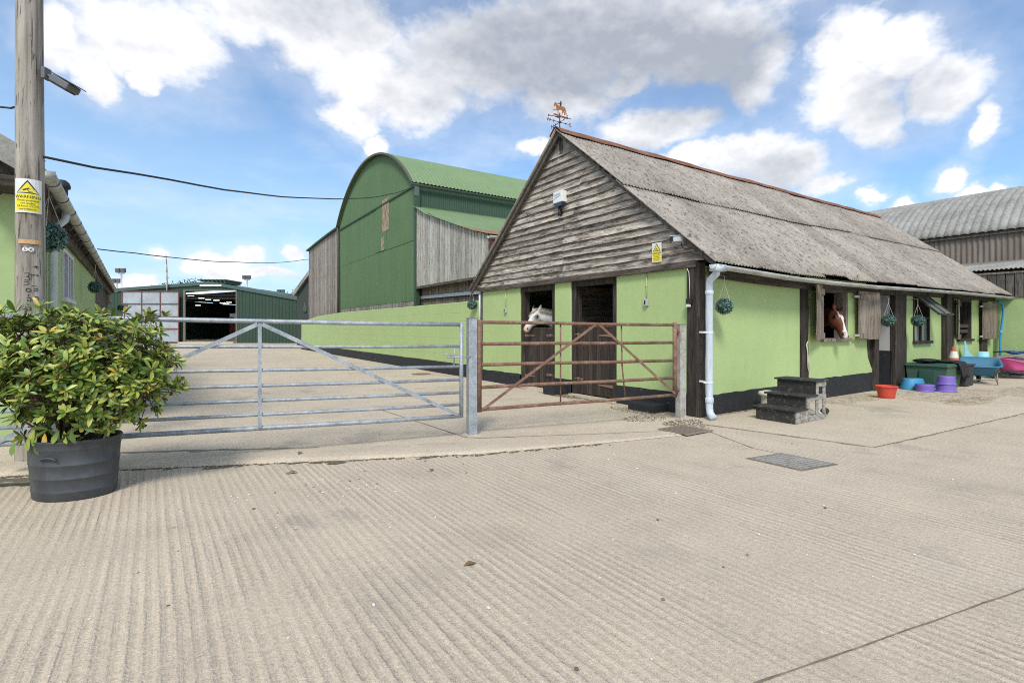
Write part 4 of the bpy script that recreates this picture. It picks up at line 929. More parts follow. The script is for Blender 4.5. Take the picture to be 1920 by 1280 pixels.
for px_, y, z_ in ((352, 2.2, 4.05), (372, 4.5, 3.98), (385, 7, 4.0), (400, 3.2, 3.72), (412, 5.5, 3.6), (424, 7.5, 3.75), (418, 2.6, 3.35), (366, 8.5, 3.5)):
    x = (px_-960)/958*(SY+y); b.box(sl(x), sl(x)+.5, y, y+.08, z_, z_+.03)
part('strip_light', b, mat('fluorescent_tube', base=(.9, .9, .85), rough=.4, **{'Emission Color': (1, .97, .88, 1), 'Emission Strength': 3.}), gs, local=True)
b = MB()
for k_ in range(4): b.box(sl(-36), sl(-14.6), 4+5*k_, 4.15+5*k_, 4.15, 4.35)
part('roof_truss', b, mat('truss_steel', base=(.06, .06, .055), rough=.7), gs, local=True)
b = MB(); b.box(sl(-29), sl(-21), 10, 10.1, 0, 2.75); part('inner_wall', b, mat('pale_inner_wall', base=(.45, .44, .40), rough=.8), gs, local=True)
b = MB(); b.box(sl(-25.9), sl(-24.1), -.14, -.1, 4.72, 4.86); part('lamp', b, M_white, gs, local=True)
# ridge vent
b = MB(); b.box(sl(-25.6), sl(-23.9), .3, 2.5, 4.98, 5.2)
for k_ in range(7): b.tube([(sl(-25.9)+.33*k_, -.05, 5.24), (sl(-25.9)+.33*k_, 2.6, 5.24)], .09, 8)
part('roof_vent', b, M_greentrim, gs, local=True)
# open door leaf standing to the left
b = MB(); x0, x1 = sl(-32.1), sl(-27.45)
b.box(x0, x1, -.42, -.38, .12, 4.25)
dl_ = part('door_leaf', b, mat('galvanised_door_sheet', lambda T: {'Base Color': T.ramp(T.noise(T.obj(), 1.2, 8, .75), [(.35, (.27, .30, .33)), (.65, (.43, .465, .50))]), 'Roughness': .5}), gs, local=True)
b = MB()
for x in (x0, x0+(x1-x0)*.345, x0+(x1-x0)*.675, x1): b.box(x-.045, x+.045, -.46, -.425, .08, 4.3)
for z_ in (.1, 1.2, 2.2, 3.25, 4.27): b.box(x0, x1, -.485, -.462, z_-.04, z_+.04)
b.box(x0, x0+.45, -.50, -.487, 3.05, 3.3)
part('door_frame', b, M_redoxide, dl_, local=True)
# rugs and tack seen in the doorway
cols_ = [(.09, .02, .02), (.02, .03, .07), (.015, .015, .018), (.04, .012, .03), (.02, .035, .03), (.016, .016, .02)]
lbs = ['dark red horse rug hanging left in the far barn doorway', 'navy horse rug hanging second in the far barn doorway', 'black horse rug hanging in the middle of the far barn doorway', 'plum horse rug hanging right of the middle in the far doorway', 'dark green horse rug hanging near the right of the far doorway', 'charcoal horse rug hanging rightmost in the far barn doorway']
for i, x in enumerate((-26.8, -26.1, -25.4, -24.75, -24.1, -23.45)):
    b = MB(); o_ = cw(x, SY+6+.3*(i % 2))
    b.grid(lambda u, v: o_+RGT*(u*.6)+FWD*(.07*math.sin(u*14+i))+Vector((0, 0, .5+v*1.75+.08*math.sin(u*5+i))), [j/12 for j in range(13)], [0, .33, .66, 1.])
    thing('horse_rug', b, mat('rug_cloth', base=cols_[i], rough=.95), lbs[i], 'horse rug', 'horse rugs hung inside the far barn', True, solid=.05)

# floodlights, mast, far trees
def flood(loc, h, label):
    r_ = root('floodlight', label, 'floodlight', loc, -YAW, 'floodlights on poles beyond the green barn')
    part('pole', MB().tube([(0, 0, 0), (0, 0, h-.35)], .07, 8), M_zinc, r_, True, local=True)
    b = MB(); b.obox((-.24, -.1, h-.1), (.2, 0, 0), (0, .12, .03), (0, -.04, .2)); b.obox((.24, -.1, h-.1), (.2, 0, 0), (0, .12, .03), (0, -.04, .2)); part('lamp_head', b, M_grey, r_, local=True, bevel=.03)
    part('crossbar', MB().box(-.3, .3, -.05, .05, h-.4, h-.32), M_zinc, r_, local=True); return r_
flood(cw(-36.7, 48), 6.75, 'tallest twin floodlight on a pole at the left of the green barn'); flood(cw(-41.0, 53), 6.25, 'lower floodlight left of the tallest pole beyond the green barn')
flood(cw(-29.3, 56.5), 6.95, 'floodlight on a pole over the right slope of the green barn'); flood(cw(-27.1, 60), 5.65, 'small floodlight at the far right end of the green barn roof')
mast = thing('aerial_mast', MB().tube([cw(-28.5, 42.2, .0), cw(-28.5, 42.2, 5.0), cw(-28.52, 42.2, 6.4), cw(-28.58, 42.2, 7.3)], [.06, .06, .045, .03], 8), mat('flaking_white_pole', lambda T: {'Base Color': T.ramp(T.noise(T.obj((1, 1, .5)), 4, 3, .6), [(.45, (.5, .48, .45)), (.55, (.16, .13, .11))])}), 'thin flaking white mast standing before the green barn roof', 'mast', smooth=True)
def leafmat(name, c0_, c1_, trans=.0):
    return mat(name, lambda T: {'Base Color': T.ramp(T.island(), [(0., c0_), (1., c1_)]), 'Roughness': .55})
M_treeleaf = leafmat('far_leaves', (.025, .042, .016), (.075, .10, .035)); M_bark = mat('bark', base=(.08, .06, .045), rough=.9)
def far_tree(loc, h, r_, label, n=2800):
    t = root('tree', label, 'tree', loc)
    part('trunk', MB().tube([Vector(loc), Vector(loc)+Vector((.1, 0, h*.5)), Vector(loc)+Vector((0, .1, h*.8))], [.25, .18, .06], 8), M_bark, t, True)
    b = MB(); rr = random.Random(int(h*100)+int(r_*10))
    cl_ = [Vector((rr.gauss(0, .45)*r_, rr.gauss(0, .45)*r_, h*.78+rr.gauss(0, .16)*h*.5)) for _ in range(16)]
    for _ in range(n):
        c_ = rr.choice(cl_); p_ = Vector(loc)+c_+Vector((rr.gauss(0, .32)*r_, rr.gauss(0, .32)*r_, rr.gauss(0, .22)*r_)); a_ = Vector((rr.gauss(0, 1), rr.gauss(0, 1), rr.gauss(0, 1))).normalized(); b_ = a_.orthogonal().normalized(); s_ = rr.uniform(.10, .22)
        b.add([p_-a_*s_, p_+b_*s_*.5, p_+a_*s_, p_-b_*s_*.5], [(0, 1, 2, 3)])
    part('crown', b, M_treeleaf, t)
far_tree(cw(-45, 70), 8.2, 1.9, 'round dark tree crown rising behind the left slope of the green barn'); far_tree(cw(-28.9, 70), 6.6, 1.6, 'low tree glimpsed between the green barn and the dark shed')

# ------------------------------------------------------------------ building on the left
LA = math.atan2(.998, -.0485)-math.pi/2     # its long side leans a little left of +y
lb_o = Vector((-7.52, 2.85, 0))
lb = root('green_outbuilding', 'lime green outbuilding with grey gutter at the left behind the pole', 'building', lb_o, LA)
# local: y along the long wall (away), -x into the building
ZG = 3.0; LL = 21.5
b = MB()
def lw_(y0, y1, z0, z1): b.box(-.39, -.17, y0, y1, z0, z1)
WY0, WY1, WZ0, WZ1 = 3.75, 5.40, 1.80, 2.64
lw_(.33, WY0, 0, 2.95); lw_(WY0, WY1, 0, WZ0); lw_(WY0, WY1, WZ1, 2.95); lw_(WY1, 12.1, 0, 2.95)
b.box(-7, -.39, .33, .55, 0, 2.95)
part('wall', b, M_lime2, lb, local=True)
b = MB(); b.box(-.4, -.2, 14.4, LL, 0, 2.8); part('boarded_wall', b, M_boardg, lb, local=True)
b = MB(); b.box(-2.5, -2.4, 12.0, LL, 0, 2.9); part('dark_interior', b, M_black, lb, local=True)
b = MB(); b.box(-.4, -.18, 14.2, 14.38, 0, 2.85); b.box(-.42, -.16, 12.1, 12.22, 0, 2.9); b.box(-.5, -.06, 18.5, LL-.5, 2.35, 2.6); part('timber_post', b, M_boardv, lb, local=True)
b = MB(); b.box(-.24, -.14, WY0, WY0+.07, WZ0, WZ1); b.box(-.24, -.14, WY1-.07, WY1, WZ0, WZ1); b.box(-.24, -.14, WY0+.07, WY1-.07, WZ1-.06, WZ1); b.box(-.24, -.10, WY0-.05, WY1+.05, WZ0-.06, WZ0+.01); b.box(-.22, -.145, 4.5, 4.58, WZ0+.01, WZ1-.06); b.box(-.21, -.15, 4.95, 5.0, WZ0+.01, WZ1-.06)
wf = part('window', b, plastic('white_window_frame', (.62, .62, .63)), lb, local=True, bevel=.004)
b = MB(); b.box(-.215, -.20, WY0+.07, WY1-.07, WZ0+.01, WZ1-.06); part('glass_pane', b, mat('dark_glass', base=(.03, .025, .03), rough=.1), wf, local=True)
# roof, rafters and soffit under the eave, bargeboard, beam end
TA = math.tan(R(31))
b = MB(); nn = int(LL/.146*5)
b.grid(lambda u, v: Vector((.03-v, u-.05, ZG+.04+v*TA+.02*math.sin(u/.146*6.2832))), [LL*i/nn for i in range(nn+1)], [0, 3.5]); part('roof', b, M_asb, lb, True, local=True, solid=.008)
b = MB(); b.grid(lambda u, v: Vector((-7+v, u, ZG+.04+v*TA)), [-.05, LL], [0, 3.53]); part('roof', b, M_asb2, lb, local=True, solid=.01)
b = MB()
y = .2
while y < LL-.2: b.beam((-.42, y, ZG+.14), (.0, y, ZG-.10), .07, .10); y += .62
b.box(-.165, -.11, .3, LL, 2.74, 2.93)
part('rafter_ends', b, M_oaky, lb, local=True)
b = MB(); b.beam((-.02, -.05, ZG+.02), (-3.52, -.05, ZG+.02+3.5*TA), .05, .24); part('bargeboard', b, M_asb2, lb, local=True)
b = MB(); b.box(-.60, -.145, -.12, .32, 2.78, 2.90); part('beam_end', b, M_oakx, lb, local=True, bevel=.01)
b = MB(); b.tube([(-.3, .05, 2.75), (-.45, .05, 2.62), (-.9, .05, 2.55)], .012, 6); part('trim_board', b, M_oakz, lb, local=True)
b = MB(); b.grid(lambda u, v: Vector((.06+.07*math.cos(math.pi+math.pi*v/8), u, ZG-.02-.002*u+.07*math.sin(math.pi+math.pi*v/8))), [-.1+(LL+.1)*i/20 for i in range(21)], list(range(9))); b.box(-.02, .13, -.11, -.1, ZG-.09, ZG)
gt = part('gutter', b, M_gutter, lb, True, local=True, solid=.006)
b = MB(); y = .25
while y < LL:
    b.grid(lambda u, v: Vector((.06+.078*math.cos(math.pi+math.pi*v/8), y+u, ZG-.02-.002*y+.078*math.sin(math.pi+math.pi*v/8))), [-.016, .016], list(range(9))); y += .92
part('gutter_bracket', b, M_grey, gt, True, local=True, solid=.006)
b = MB(); b.tube([(.04, 2.0, ZG-.08), (.02, 2.0, ZG-.18), (-.08, 2.0, ZG-.30), (-.10, 2.0, ZG-.42), (-.10, 2.0, .0)], .05, 10); part('downpipe', b, M_pipe, lb, True, local=True)
b = MB(); b.lathe([(.085, 0), (.085, .70), (.125, .72), (.125, .77), (.105, .83), (.06, .87), (.01, .88)], (-.30, 5.3, 3.22), 18); part('flue', b, mat('black_flue', base=(.022, .022, .025), rough=.55), lb, True, local=True)
b = MB(); b.tube([(-.5+.0, 10.25, 3.1), (-.3, 10.25, 3.45)], .03, 6); part('cable_bracket', b, M_iron, lb, local=True)
thing('wall_ring', MB().tube([Vector((-7.80, 5.15, 1.58))+Vector((0, .07*math.cos(a*.628), .07*math.sin(a*.628))) for a in range(10)], .010, 6, closed=True), M_iron, 'iron tie ring on the green outbuilding above the shrub', 'ring', smooth=True)

# ------------------------------------------------------------------ utility pole, lamp, wires
PR = .119
PO = cw(-4.715, 5.0)
up = root('utility_pole', 'cracked grey timber utility pole rising out of frame behind the shrub', 'pole', PO)
b = MB(); n = 40
def polef(u, v):
    z_ = v*8.5/n; a = u*math.pi/20; r_ = PR-.004*z_
    r_ -= .014*math.exp(-((u-31.5+.6*nz(z_*.8, 4))/.45)**2)*(1 if z_ > .2 else 0)+.009*math.exp(-((u-35-.5*nz(z_, 9))/.4)**2)*(1 if z_ > 3.4 else 0)
    r_ += .003*nz(u*.4, z_*.3, 2)
    return PO+Vector((r_*math.cos(a)+.02*(z_-2.5)*-.15, r_*math.sin(a), z_))
b.grid(polef, list(range(41)), list(range(n+1))); part('pole_shaft', b, M_pole, up, True)
def on_pole(u, v, d, zc, ang0):
    z_ = zc+v; r_ = PR+.003-.004*z_+d; a = ang0+u/(PR+.003-.004*z_); return PO+Vector((r_*math.cos(a)+.02*(z_-2.5)*-.15, r_*math.sin(a), z_))
tocam = math.atan2((EYE-PO).y, (EYE-PO).x)
part('copper_strip', MB().grid(lambda u, v: on_pole(u, v, .004, 2.125, tocam-.06), [-.085+.17*i/8 for i in range(9)], [-.021, .021]), mat('orange_strip', lambda T: {'Base Color': T.ramp(T.noise(T.obj(), 30, 5, .7), [(.4, (.55, .27, .10)), (.6, (.62, .40, .22))]), 'Roughness': .5}), up)
for k_, s_ in ((-.021, '5'), (.021, 'A')):
    pl = part('number_disc', MB().grid(lambda u, v: on_pole(k_-.01+.022*v*math.cos(u*.524), .022*v*math.sin(u*.524), .004, 2.05, tocam-.06), list(range(13)), [0.02, .5, 1]), M_white, up)
    t = MB(); addtext(t, s_, .036, lambda u, v: on_pole(k_-.01+u, v-.012, .0065, 2.05, tocam-.06)); part('character', t, M_blackp, pl)
# carved strokes
b = MB()
def stroke(pts):
    b.tube([on_pole(u, v, -.002, 1.62, tocam) for u, v in pts], .0032, 5)
import_strokes = [[(-.045, .20), (-.01, .205), (-.015, .175), (-.035, .17), (-.01, .165), (-.01, .135), (-.045, .135)], [(-.05, .115), (-.015, .12), (-.01, .10), (-.045, .09)], [(-.055, .085), (.045, .08)], [(-.03, .055), (-.005, .055), (.0, .03), (-.02, .02), (-.035, .035), (-.03, .055)], [(-.01, .0), (-.02, -.01), (-.01, -.025)], [(-.03, -.03), (.0, -.035), (.0, -.06), (-.025, -.065), (-.02, -.045)], [(-.03, -.085), (-.005, -.08), (-.005, -.1), (-.028, -.105)], [(-.025, -.125), (-.003, -.12), (0, -.15), (-.022, -.155)],
                  [(.0, .19), (.06, .185)], [(.045, .195), (.055, .175)], [(.02, .06), (.055, .055), (.045, .035), (.02, .04)], [(.03, -.02), (.06, -.025), (.055, -.05), (.035, -.045)], [(.03, -.075), (.065, -.08)], [(.03, -.12), (.065, -.125)], [(.02, .27), (.06, .265), (.04, .28), (.045, .25)]]
for s_ in import_strokes: stroke(s_)
part('carved_letters', b, M_wire, up)
sign('warning_sign', 'yellow CCTV warning sign wrapped round the grey utility pole', lambda u, v, d: on_pole(u, v, .006+d, 2.565, tocam-.16), .205, .325, 0)
lo = cw(-4.56, 5.0, 3.72)
lm = root('floodlight', 'small grey floodlight angled out from the utility pole', 'floodlight', lo)
b = MB(); b.obox(lo+Vector((0, 0, .06)), RGT*.02, FWD*.04, (0, 0, .055)); b.tube([lo+RGT*.02+Z*.05, lo+RGT*.10-Z*.01], .014, 8); part('bracket', b, M_grey, lm, bevel=.006)
ax = (RGT*.86-Z*.5).normalized(); upv = (RGT*.5+Z*.86).normalized(); hc = lo+RGT*.185-Z*.045
b = MB(); b.obox(hc, ax*.10, FWD*.075, upv*.035); part('lamp_head', b, M_grey, lm, bevel=.012)
b = MB(); b.obox(hc+upv*.042+ax*.02, ax*.12, FWD*.08, upv*.004); part('hood', b, M_iron, lm)
b = MB(); b.obox(hc-upv*.042-ax*.0, ax*.085, FWD*.06, upv*.006); part('lamp_glass', b, M_blackp, lm)
def wire(pts, sag, r_, label, n=24):
    a, c = map(Vector, pts); b = MB()
    b.tube([a.lerp(c, i/n)-Z*(sag*4*(i/n)*(1-i/n)+.03*nz(i*.5, r_*100)) for i in range(n+1)], r_, 6); return thing('overhead_cable', b, M_wire, label, 'cable', smooth=True)
wire((cw(-4.60, 5.02, 2.99), (XB-.06, 12.5, 6.28)), .42, .013, 'black cable sagging from the utility pole to the green barn eave')
wire((Vector((-8.02, 12.9, 3.42)), (XB-.05, 29.5, 5.62)), .30, .016, 'black cable strung from the outbuilding eave to the boarded lean-to')
wire((cw(-4.82, 5.0, 3.47), cw(-9, 7.2, 4.6)), .1, .010, 'short cable leaving the utility pole towards the left edge')

# ------------------------------------------------------------------ building on the right
rb_ = root('grey_barn', 'long barn with ribbed grey curved roof and brown walls at the right', 'barn', (15, 3, 0))
X1, X2 = 13.6, 16.6; YA, YB = -9., 15.
b = MB(); b.box(X1, X1+.2, YA, 2.2, 0, 2.17); part('lower_wall', b, M_lime2, rb_)
b = MB(); y = YA
while y < 3.: 
    b.box(X1-.03+jit(.01), X1+.02, y, y+.175, 2.15+jit(.03), 2.84); y += .195
part('upper_boarding', b, M_boardg, rb_)
b = MB(); b.box(X1+.02, X1+.06, YA, 3, 2.12, 2.9); part('board_backing', b, M_black, rb_)
b = MB(); b.box(X1-.06, X1+.0, YA, 3., 2.845, 2.90); part('eaves_fascia', b, M_boardv, rb_)
b = MB(); b.corr((X1-.12, YA, 2.98), (0, 1, 0), (X2-X1+.12, 0, .52), (-.17, 0, 1), YB-YA, 1., .10, .02, per=6); part('lean_to_roof', b, M_asb2, rb_, True, solid=.008)
b = MB(); b.corr((X2, YA, 3.42), (0, 1, 0), (0, 0, 1), (-1, 0, 0), YB-YA, 1.15, .15, .02, per=6); part('upper_wall', b, M_brown, rb_, True)
b = MB(); HW2, RS2 = 4.3, 2.05; R2 = (HW2**2+RS2**2)/(2*RS2); XC = X2-.12+HW2; a0 = math.asin(HW2/R2); PT = .235
nn = int((YB-YA)/PT*8)
def rarc(u, v):
    a = -a0+2*a0*v/30; w_ = abs(math.sin(u/PT*math.pi))**.7; r_ = R2+.055*w_; return Vector((XC+r_*math.sin(a), YA+u, 4.5+RS2-R2+r_*math.cos(a)))
b.grid(rarc, [(YB-YA)*i/nn for i in range(nn+1)], list(range(31))); part('curved_roof', b, M_asb2, rb_, True, solid=.01)
b = MB(); b.box(X2-.1, X2, YA, YB, 4.40, 4.47); part('eaves_gutter', b, M_boardg, rb_)
b = MB(); b.box(X2, X2+8.4, YB-.1, YB, 0, 4.6); b.box(X2, X2+8.4, YA, YA+.1, 0, 4.6); b.box(X2+8.3, X2+8.4, YA, YB, 0, 4.6); part('end_wall', b, M_brown, rb_)

# ------------------------------------------------------------------ gates and posts
GA = Vector((-3.49, .672, 0)); GB = Vector((-7.60, 1.33, 0))       # latch end, hinge end
pg = root('galvanised_field_gate', 'seven bar galvanised field gate with diagonal braces across the yard', 'gate', GA)
rz7 = (1.335, 1.08, .845, .69, .54, .40, .265)
def gp(t, z_): return GA.lerp(GB, t)+Z*(z_+.055*t)
b = MB()
for i, z_ in enumerate(rz7): b.tube([gp(.006, z_), gp(.25, z_-.004), gp(.5, z_), gp(.75, z_+.003), gp(.994, z_)], (.0245 if i in (0, 6) else .0175), 10)
part('gate_rail', b, M_galv, pg, True)
b = MB(); b.tube([gp(.0, rz7[0]+.02), gp(.0, rz7[6]-.02)], .024, 10); b.tube([gp(1., rz7[0]+.03), gp(1., rz7[6]-.02)], .028, 10); part('end_stile', b, M_galv, pg, True)
gd = (GB-GA).normalized(); gn = Vector((gd.y, -gd.x, 0));  gn = gn if gn.y < 0 else -gn
b = MB(); b.beam(gp(.51, rz7[0]-.02)+gn*.03, gp(.51, rz7[6]+.01)+gn*.03, .034, .008, gn); part('mid_stile', b, M_galv, pg)
b = MB(); b.beam(gp(.515, rz7[0]-.03)+gn*.026, gp(.985, rz7[6]+.02)+gn*.026, .006, .04); b.beam(gp(.505, rz7[0]-.03)+gn*.026, gp(.012, rz7[6]+.02)+gn*.026, .006, .04); part('brace', b, M_galv, pg)
b = MB(); b.tube([gp(-.028, .955), gp(.04, .955)], .010, 8); b.tube([gp(.02, 1.06), gp(.022, .85)], .009, 8); b.tube([gp(.02, .955), gp(.05, 1.0)], .008, 6); part('latch', b, M_galv, pg, True)
def gatepost(c, w, h, m, label, ang):
    t = Vector((math.cos(ang), math.sin(ang), 0)); s_ = Vector((-t.y, t.x, 0)); b = MB(); b.obox(Vector(c)+Z*h/2, t*w/2, s_*w/2, Z*h/2)
    r_ = root('gate_post', label, 'gate post', c); part('post', b, m, r_, bevel=.006)
    b = MB(); b.obox(Vector(c)+Z*(h+.003), t*(w/2+.003), s_*(w/2+.003), Z*.003); part('post_cap', b, M_grey, r_)
    b = MB(); b.obox(Vector(c)+Z*.012, t*(w/2+.03), s_*(w/2+.03), Z*.008); part('base_plate', b, M_conc3, r_); return r_
ang = math.atan2(gd.y, gd.x)
gatepost((-3.335, .70, .008), .105, 1.40, M_galv, 'square galvanised gate post between the grey gate and the rusty gate', ang)
gatepost((-.335, .045, .008), .105, 1.335, M_gpost, 'stained galvanised gate post at the rusty hinge beside the corner post', ang)
RA = Vector((-3.255, .655, 0)); RB = Vector((-.41, .045, 0))
rg = root('rusty_gate', 'rusty brown five bar gate between the grey post and the stable corner', 'gate', RA)
def rp_(t, z_): return RA.lerp(RB, t)+Z*z_
zl = (1.364, 1.103, .854, .585, .319); zrr = (1.337, 1.092, .841, .596, .359)
b = MB()
for a_, c_ in zip(zl, zrr): b.tube([rp_(.01, a_), rp_(.3, a_*.7+c_*.3+.003), rp_(.6, a_*.4+c_*.6-.004), rp_(.985, c_)], .0215, 10)
part('gate_rail', b, M_rustg, rg, True)
rn = (RB-RA).normalized(); rnn = Vector((rn.y, -rn.x, 0)); rnn = rnn if rnn.y < 0 else -rnn
b = MB(); b.beam(rp_(0, zl[0]+.03), rp_(0, zl[4]-.03), .05, .018, rnn); b.tube([rp_(.985, zrr[0]+.04), rp_(.985, zrr[4]-.03)], .03, 10); part('end_stile', b, M_rustg, rg, True)
b = MB(); b.beam(rp_(.55, zl[0]-.01)+rnn*.026, rp_(.015, zl[4]+.01)+rnn*.026, .008, .032); b.beam(rp_(.555, zl[0]-.01)+rnn*.026, rp_(.98, zrr[4]+.02)+rnn*.026, .008, .032); part('brace', b, M_rustg, rg)
b = MB(); b.tube([rp_(.375, 1.36)-rnn*.02, rp_(.375, .31)-rnn*.02], .010, 7); b.tube([rp_(.69, 1.36)-rnn*.03, rp_(.695, .8)-rnn*.035, rp_(.712, .33)-rnn*.03], .010, 7); part('droop_bar', b, M_rustg, rg, True)
b = MB()
for z_ in (1.24, .42): b.tube([rp_(.98, z_), rp_(1.0, z_), Vector((-.335, .0, z_))], .012, 7); b.tube([rp_(1.0, z_-.05), rp_(1.0, z_+.04)], .012, 7)
part('hinge', b, M_redoxide, rg, True)

# ------------------------------------------------------------------ hanging leaf balls
M_ball = mat('topiary_leaves', lambda T: {'Base Color': T.ramp(T.island(), [(0., (.02, .055, .048)), (.5, (.05, .125, .105)), (.85, (.10, .205, .17)), (1., (.17, .29, .25))]), 'Roughness': .5})
M_core = mat('topiary_core', base=(.006, .018, .015), rough=.9)
def leaf_ball(label):
    r_ = root('hanging_leaf_ball', label, 'leaf ball', (0, 0, 0), 0, 'artificial leaf balls hanging about the yard')
    b = MB(); rr = random.Random(11); N_ = 620
    for i in range(N_):
        ph = math.acos(1-2*(i+.5)/N_); th = i*2.39996; d = Vector((math.sin(ph)*math.cos(th), math.sin(ph)*math.sin(th), math.cos(ph)))
        p_ = d*rr.uniform(.100, .122); a_ = (d.orthogonal().normalized()*rr.gauss(0, 1)+d.cross(d.orthogonal()).normalized()*rr.gauss(0, 1)+d*rr.uniform(.2, 1.)).normalized(); s_ = a_.cross(d).normalized(); L = rr.uniform(.014, .022)
        b.add([p_-a_*L*.5, p_+s_*L*.45, p_+a_*L, p_-s_*L*.45], [(0, 1, 2, 3)])
    part('leaves', b, M_ball, r_, local=True); part('core', MB().sphere((0, 0, 0), .098, 16, 10), M_core, r_, True, local=True)
    b = MB()
    for k_ in range(3): a = k_*2.094+.5; b.tube([(.085*math.cos(a), .085*math.sin(a), .075), (0, 0, .33)], .0022, 4)
    b.tube([(0, 0, .33), (0, 0, .43)], .003, 4); part('cord', b, M_rope, r_, local=True); return r_
ball0 = leaf_ball('leaf ball hanging on the blank green panel right of the white downpipe')
ball0.location = (.245, -.25, 1.604); WM[ball0.name] = Matrix()
for loc, sc, lb_ in (((5.62, -.28, 1.44), 1.06, 'leaf ball hanging before the narrow doorway beside the open shutter'), ((7.05, -.30, 1.45), 1.06, 'leaf ball hanging before the window with its top light propped open'),
                     ((-.12, 6.50, 1.87), 1.05, 'leaf ball hanging over the boundary wall at the left end of the gable'), ((-7.55, 3.46, 2.375), 1.5, 'large near leaf ball half hidden behind the utility pole'),
                     ((-7.80, 10.25, 2.22), 1.18, 'leaf ball under the gutter past the outbuilding window'), ((-8.09, 21.1, 2.09), 1.08, 'tiny leaf ball at the far end of the outbuilding gutter'), ((.55, 29.4, 2.32), 1.3, 'tiny leaf ball beside the far corner of the grey boarded lean-to')):
    copy_tree(ball0, loc, lb_, None, sc)
hb = MB()
hb.tube([(.245, -.01, 2.03), (.245, -.25, 2.04), (.12, -.25, 2.045)], .006, 6)
thing('hanging_bracket', hb, M_grey, 'thin bracket arm holding the leaf ball by the white downpipe', 'bracket', 'thin bracket arms')
thing('hanging_bracket', MB().tube([(5.4, -.02, 1.97), (5.62, -.28, 1.9), (5.9, -.1, 1.93)], .006, 6), M_grey, 'thin bracket arm holding the leaf ball by the narrow doorway', 'bracket', 'thin bracket arms')
thing('hanging_bracket', MB().tube([(6.9, -.14, 1.93), (7.05, -.30, 1.91), (7.4, -.02, 1.9)], .006, 6), M_grey, 'thin bracket arm holding the leaf ball by the propped window', 'bracket', 'thin bracket arms')
thing('hanging_bracket', MB().tube([(.0, 6.2, 2.33), (-.12, 6.5, 2.32)], .014, 6), M_white, 'white bracket at the left end of the gable over the boundary wall', 'bracket', 'thin bracket arms')

# ------------------------------------------------------------------ planter and shrub
PC = cw(-3.435, 4.02)
tb = root('planter_tub', 'oval dark grey plastic tub with moulded hoops holding the shrub', 'planter', PC, -YAW)
M_tub = mat('charcoal_tub', lambda T: {'Base Color': T.mix(T.m('MULTIPLY', T.ss(T.noise(T.obj(), 8, 8, .75), .5, .7), .5), T.ramp(T.noise(T.obj((1, 1, .4)), 5, 6, .7), [(.3, (.034, .038, .045)), (.7, (.062, .068, .078))]), (.11, .11, .105)), 'Roughness': .5, 'Normal': T.bump(T.noise(T.obj(), 40, 4, .6), .08, .004)})
pr = [(.0, .0), (.29, .0), (.30, .012), (.303, .06), (.307, .065), (.307, .072), (.304, .077), (.311, .16), (.316, .165), (.316, .173), (.312, .178), (.319, .262), (.324, .267), (.324, .276), (.320, .281), (.327, .38), (.331, .385), (.331, .392), (.331, .43), (.340, .437), (.343, .447), (.338, .455), (.326, .452), (.320, .40), (.0, .395)]
part('tub_body', MB().lathe(pr, (0, 0, 0), 56, .93, .76, caps=False), M_tub, tb, True, local=True)
b = MB(); b.tube([(.02+.055*math.cos(math.pi*i/8), -.256-.012*math.sin(math.pi*i/8), .318+.022*math.sin(math.pi*i/8)) for i in range(9)], .008, 8); part('handle', b, M_tub, tb, True, local=True)
part('soil', MB().lathe([(.0, .398), (.31, .398), (.315, .40)], (0, 0, 0), 32, .93, .76, caps=False), mat('potting_soil', base=(.025, .02, .015), rough=1.), tb, local=True)
sh = root('shrub', 'bushy green rhododendron with yellowing leaves growing in the dark tub', 'shrub', PC+Z*.40, -YAW)
M_leaf = mat('shrub_leaves', lambda T: {'Base Color': T.ramp(T.island(), [(0., (.06, .115, .02)), (.3, (.14, .22, .035)), (.6, (.25, .325, .06)), (.86, (.42, .45, .10)), (.965, (.42, .38, .07)), (1., (.55, .33, .06))]), 'Roughness': .38, 'Subsurface Weight': .0})
M_twig = mat('shrub_twigs', base=(.085, .062, .045), rough=.9); M_bud = mat('dry_seed_heads', base=(.20, .095, .04), rough=.9)
bl = MB(); bt = MB(); bd = MB(); rr = random.Random(42)
def leaf(p, d, upv_, L, w_):
    d = d.normalized(); s_ = d.cross(upv_); s_ = s_.normalized() if s_.length > 1e-3 else d.orthogonal().normalized(); n_ = s_.cross(d).normalized(); dr = rr.uniform(.05, .32)
    P_ = [(0, .10), (.3, .75), (.6, 1.), (.84, .72), (1., .03)]; vs = []
    for t, ww in P_:
        c_ = p+d*L*t-n_*L*dr*t*t; vs += [c_-s_*w_*ww+n_*w_*.28*ww, c_, c_+s_*w_*ww+n_*w_*.28*ww]
    fs = []
    for i in range(4):
        for k_ in range(2): fs.append((3*i+k_, 3*i+k_+1, 3*i+k_+4, 3*i+k_+3))
    bl.add(vs, fs)
def rosette(p, d, n_, L):
    d = d.normalized(); o1 = d.orthogonal().normalized(); o2 = d.cross(o1)
    for i in range(n_):
        a = i*2.4+rr.uniform(-.3, .3); el_ = rr.uniform(.0, .75)+(.5 if i > n_-4 else 0); q = (o1*math.cos(a)+o2*math.sin(a))*math.cos(el_)+d*math.sin(el_)
        leaf(p+d*.012*i/n_, q, d, L*rr.uniform(.65, 1.1), L*rr.uniform(.125, .175))
tips = []
def env(az_, z_):      # crown radius by azimuth and height (local x = camera right, y = away)
    t = (z_-.0)/1.0
    base_ = .38+.40*min(1, max(0, t)/.42) if t < .42 else .78-.34*max(0, (t-.55)/.5)**2.2
    return base_*(.88+.12*math.sin(3*az_+1)+.08*math.sin(5*az_+z_*4))
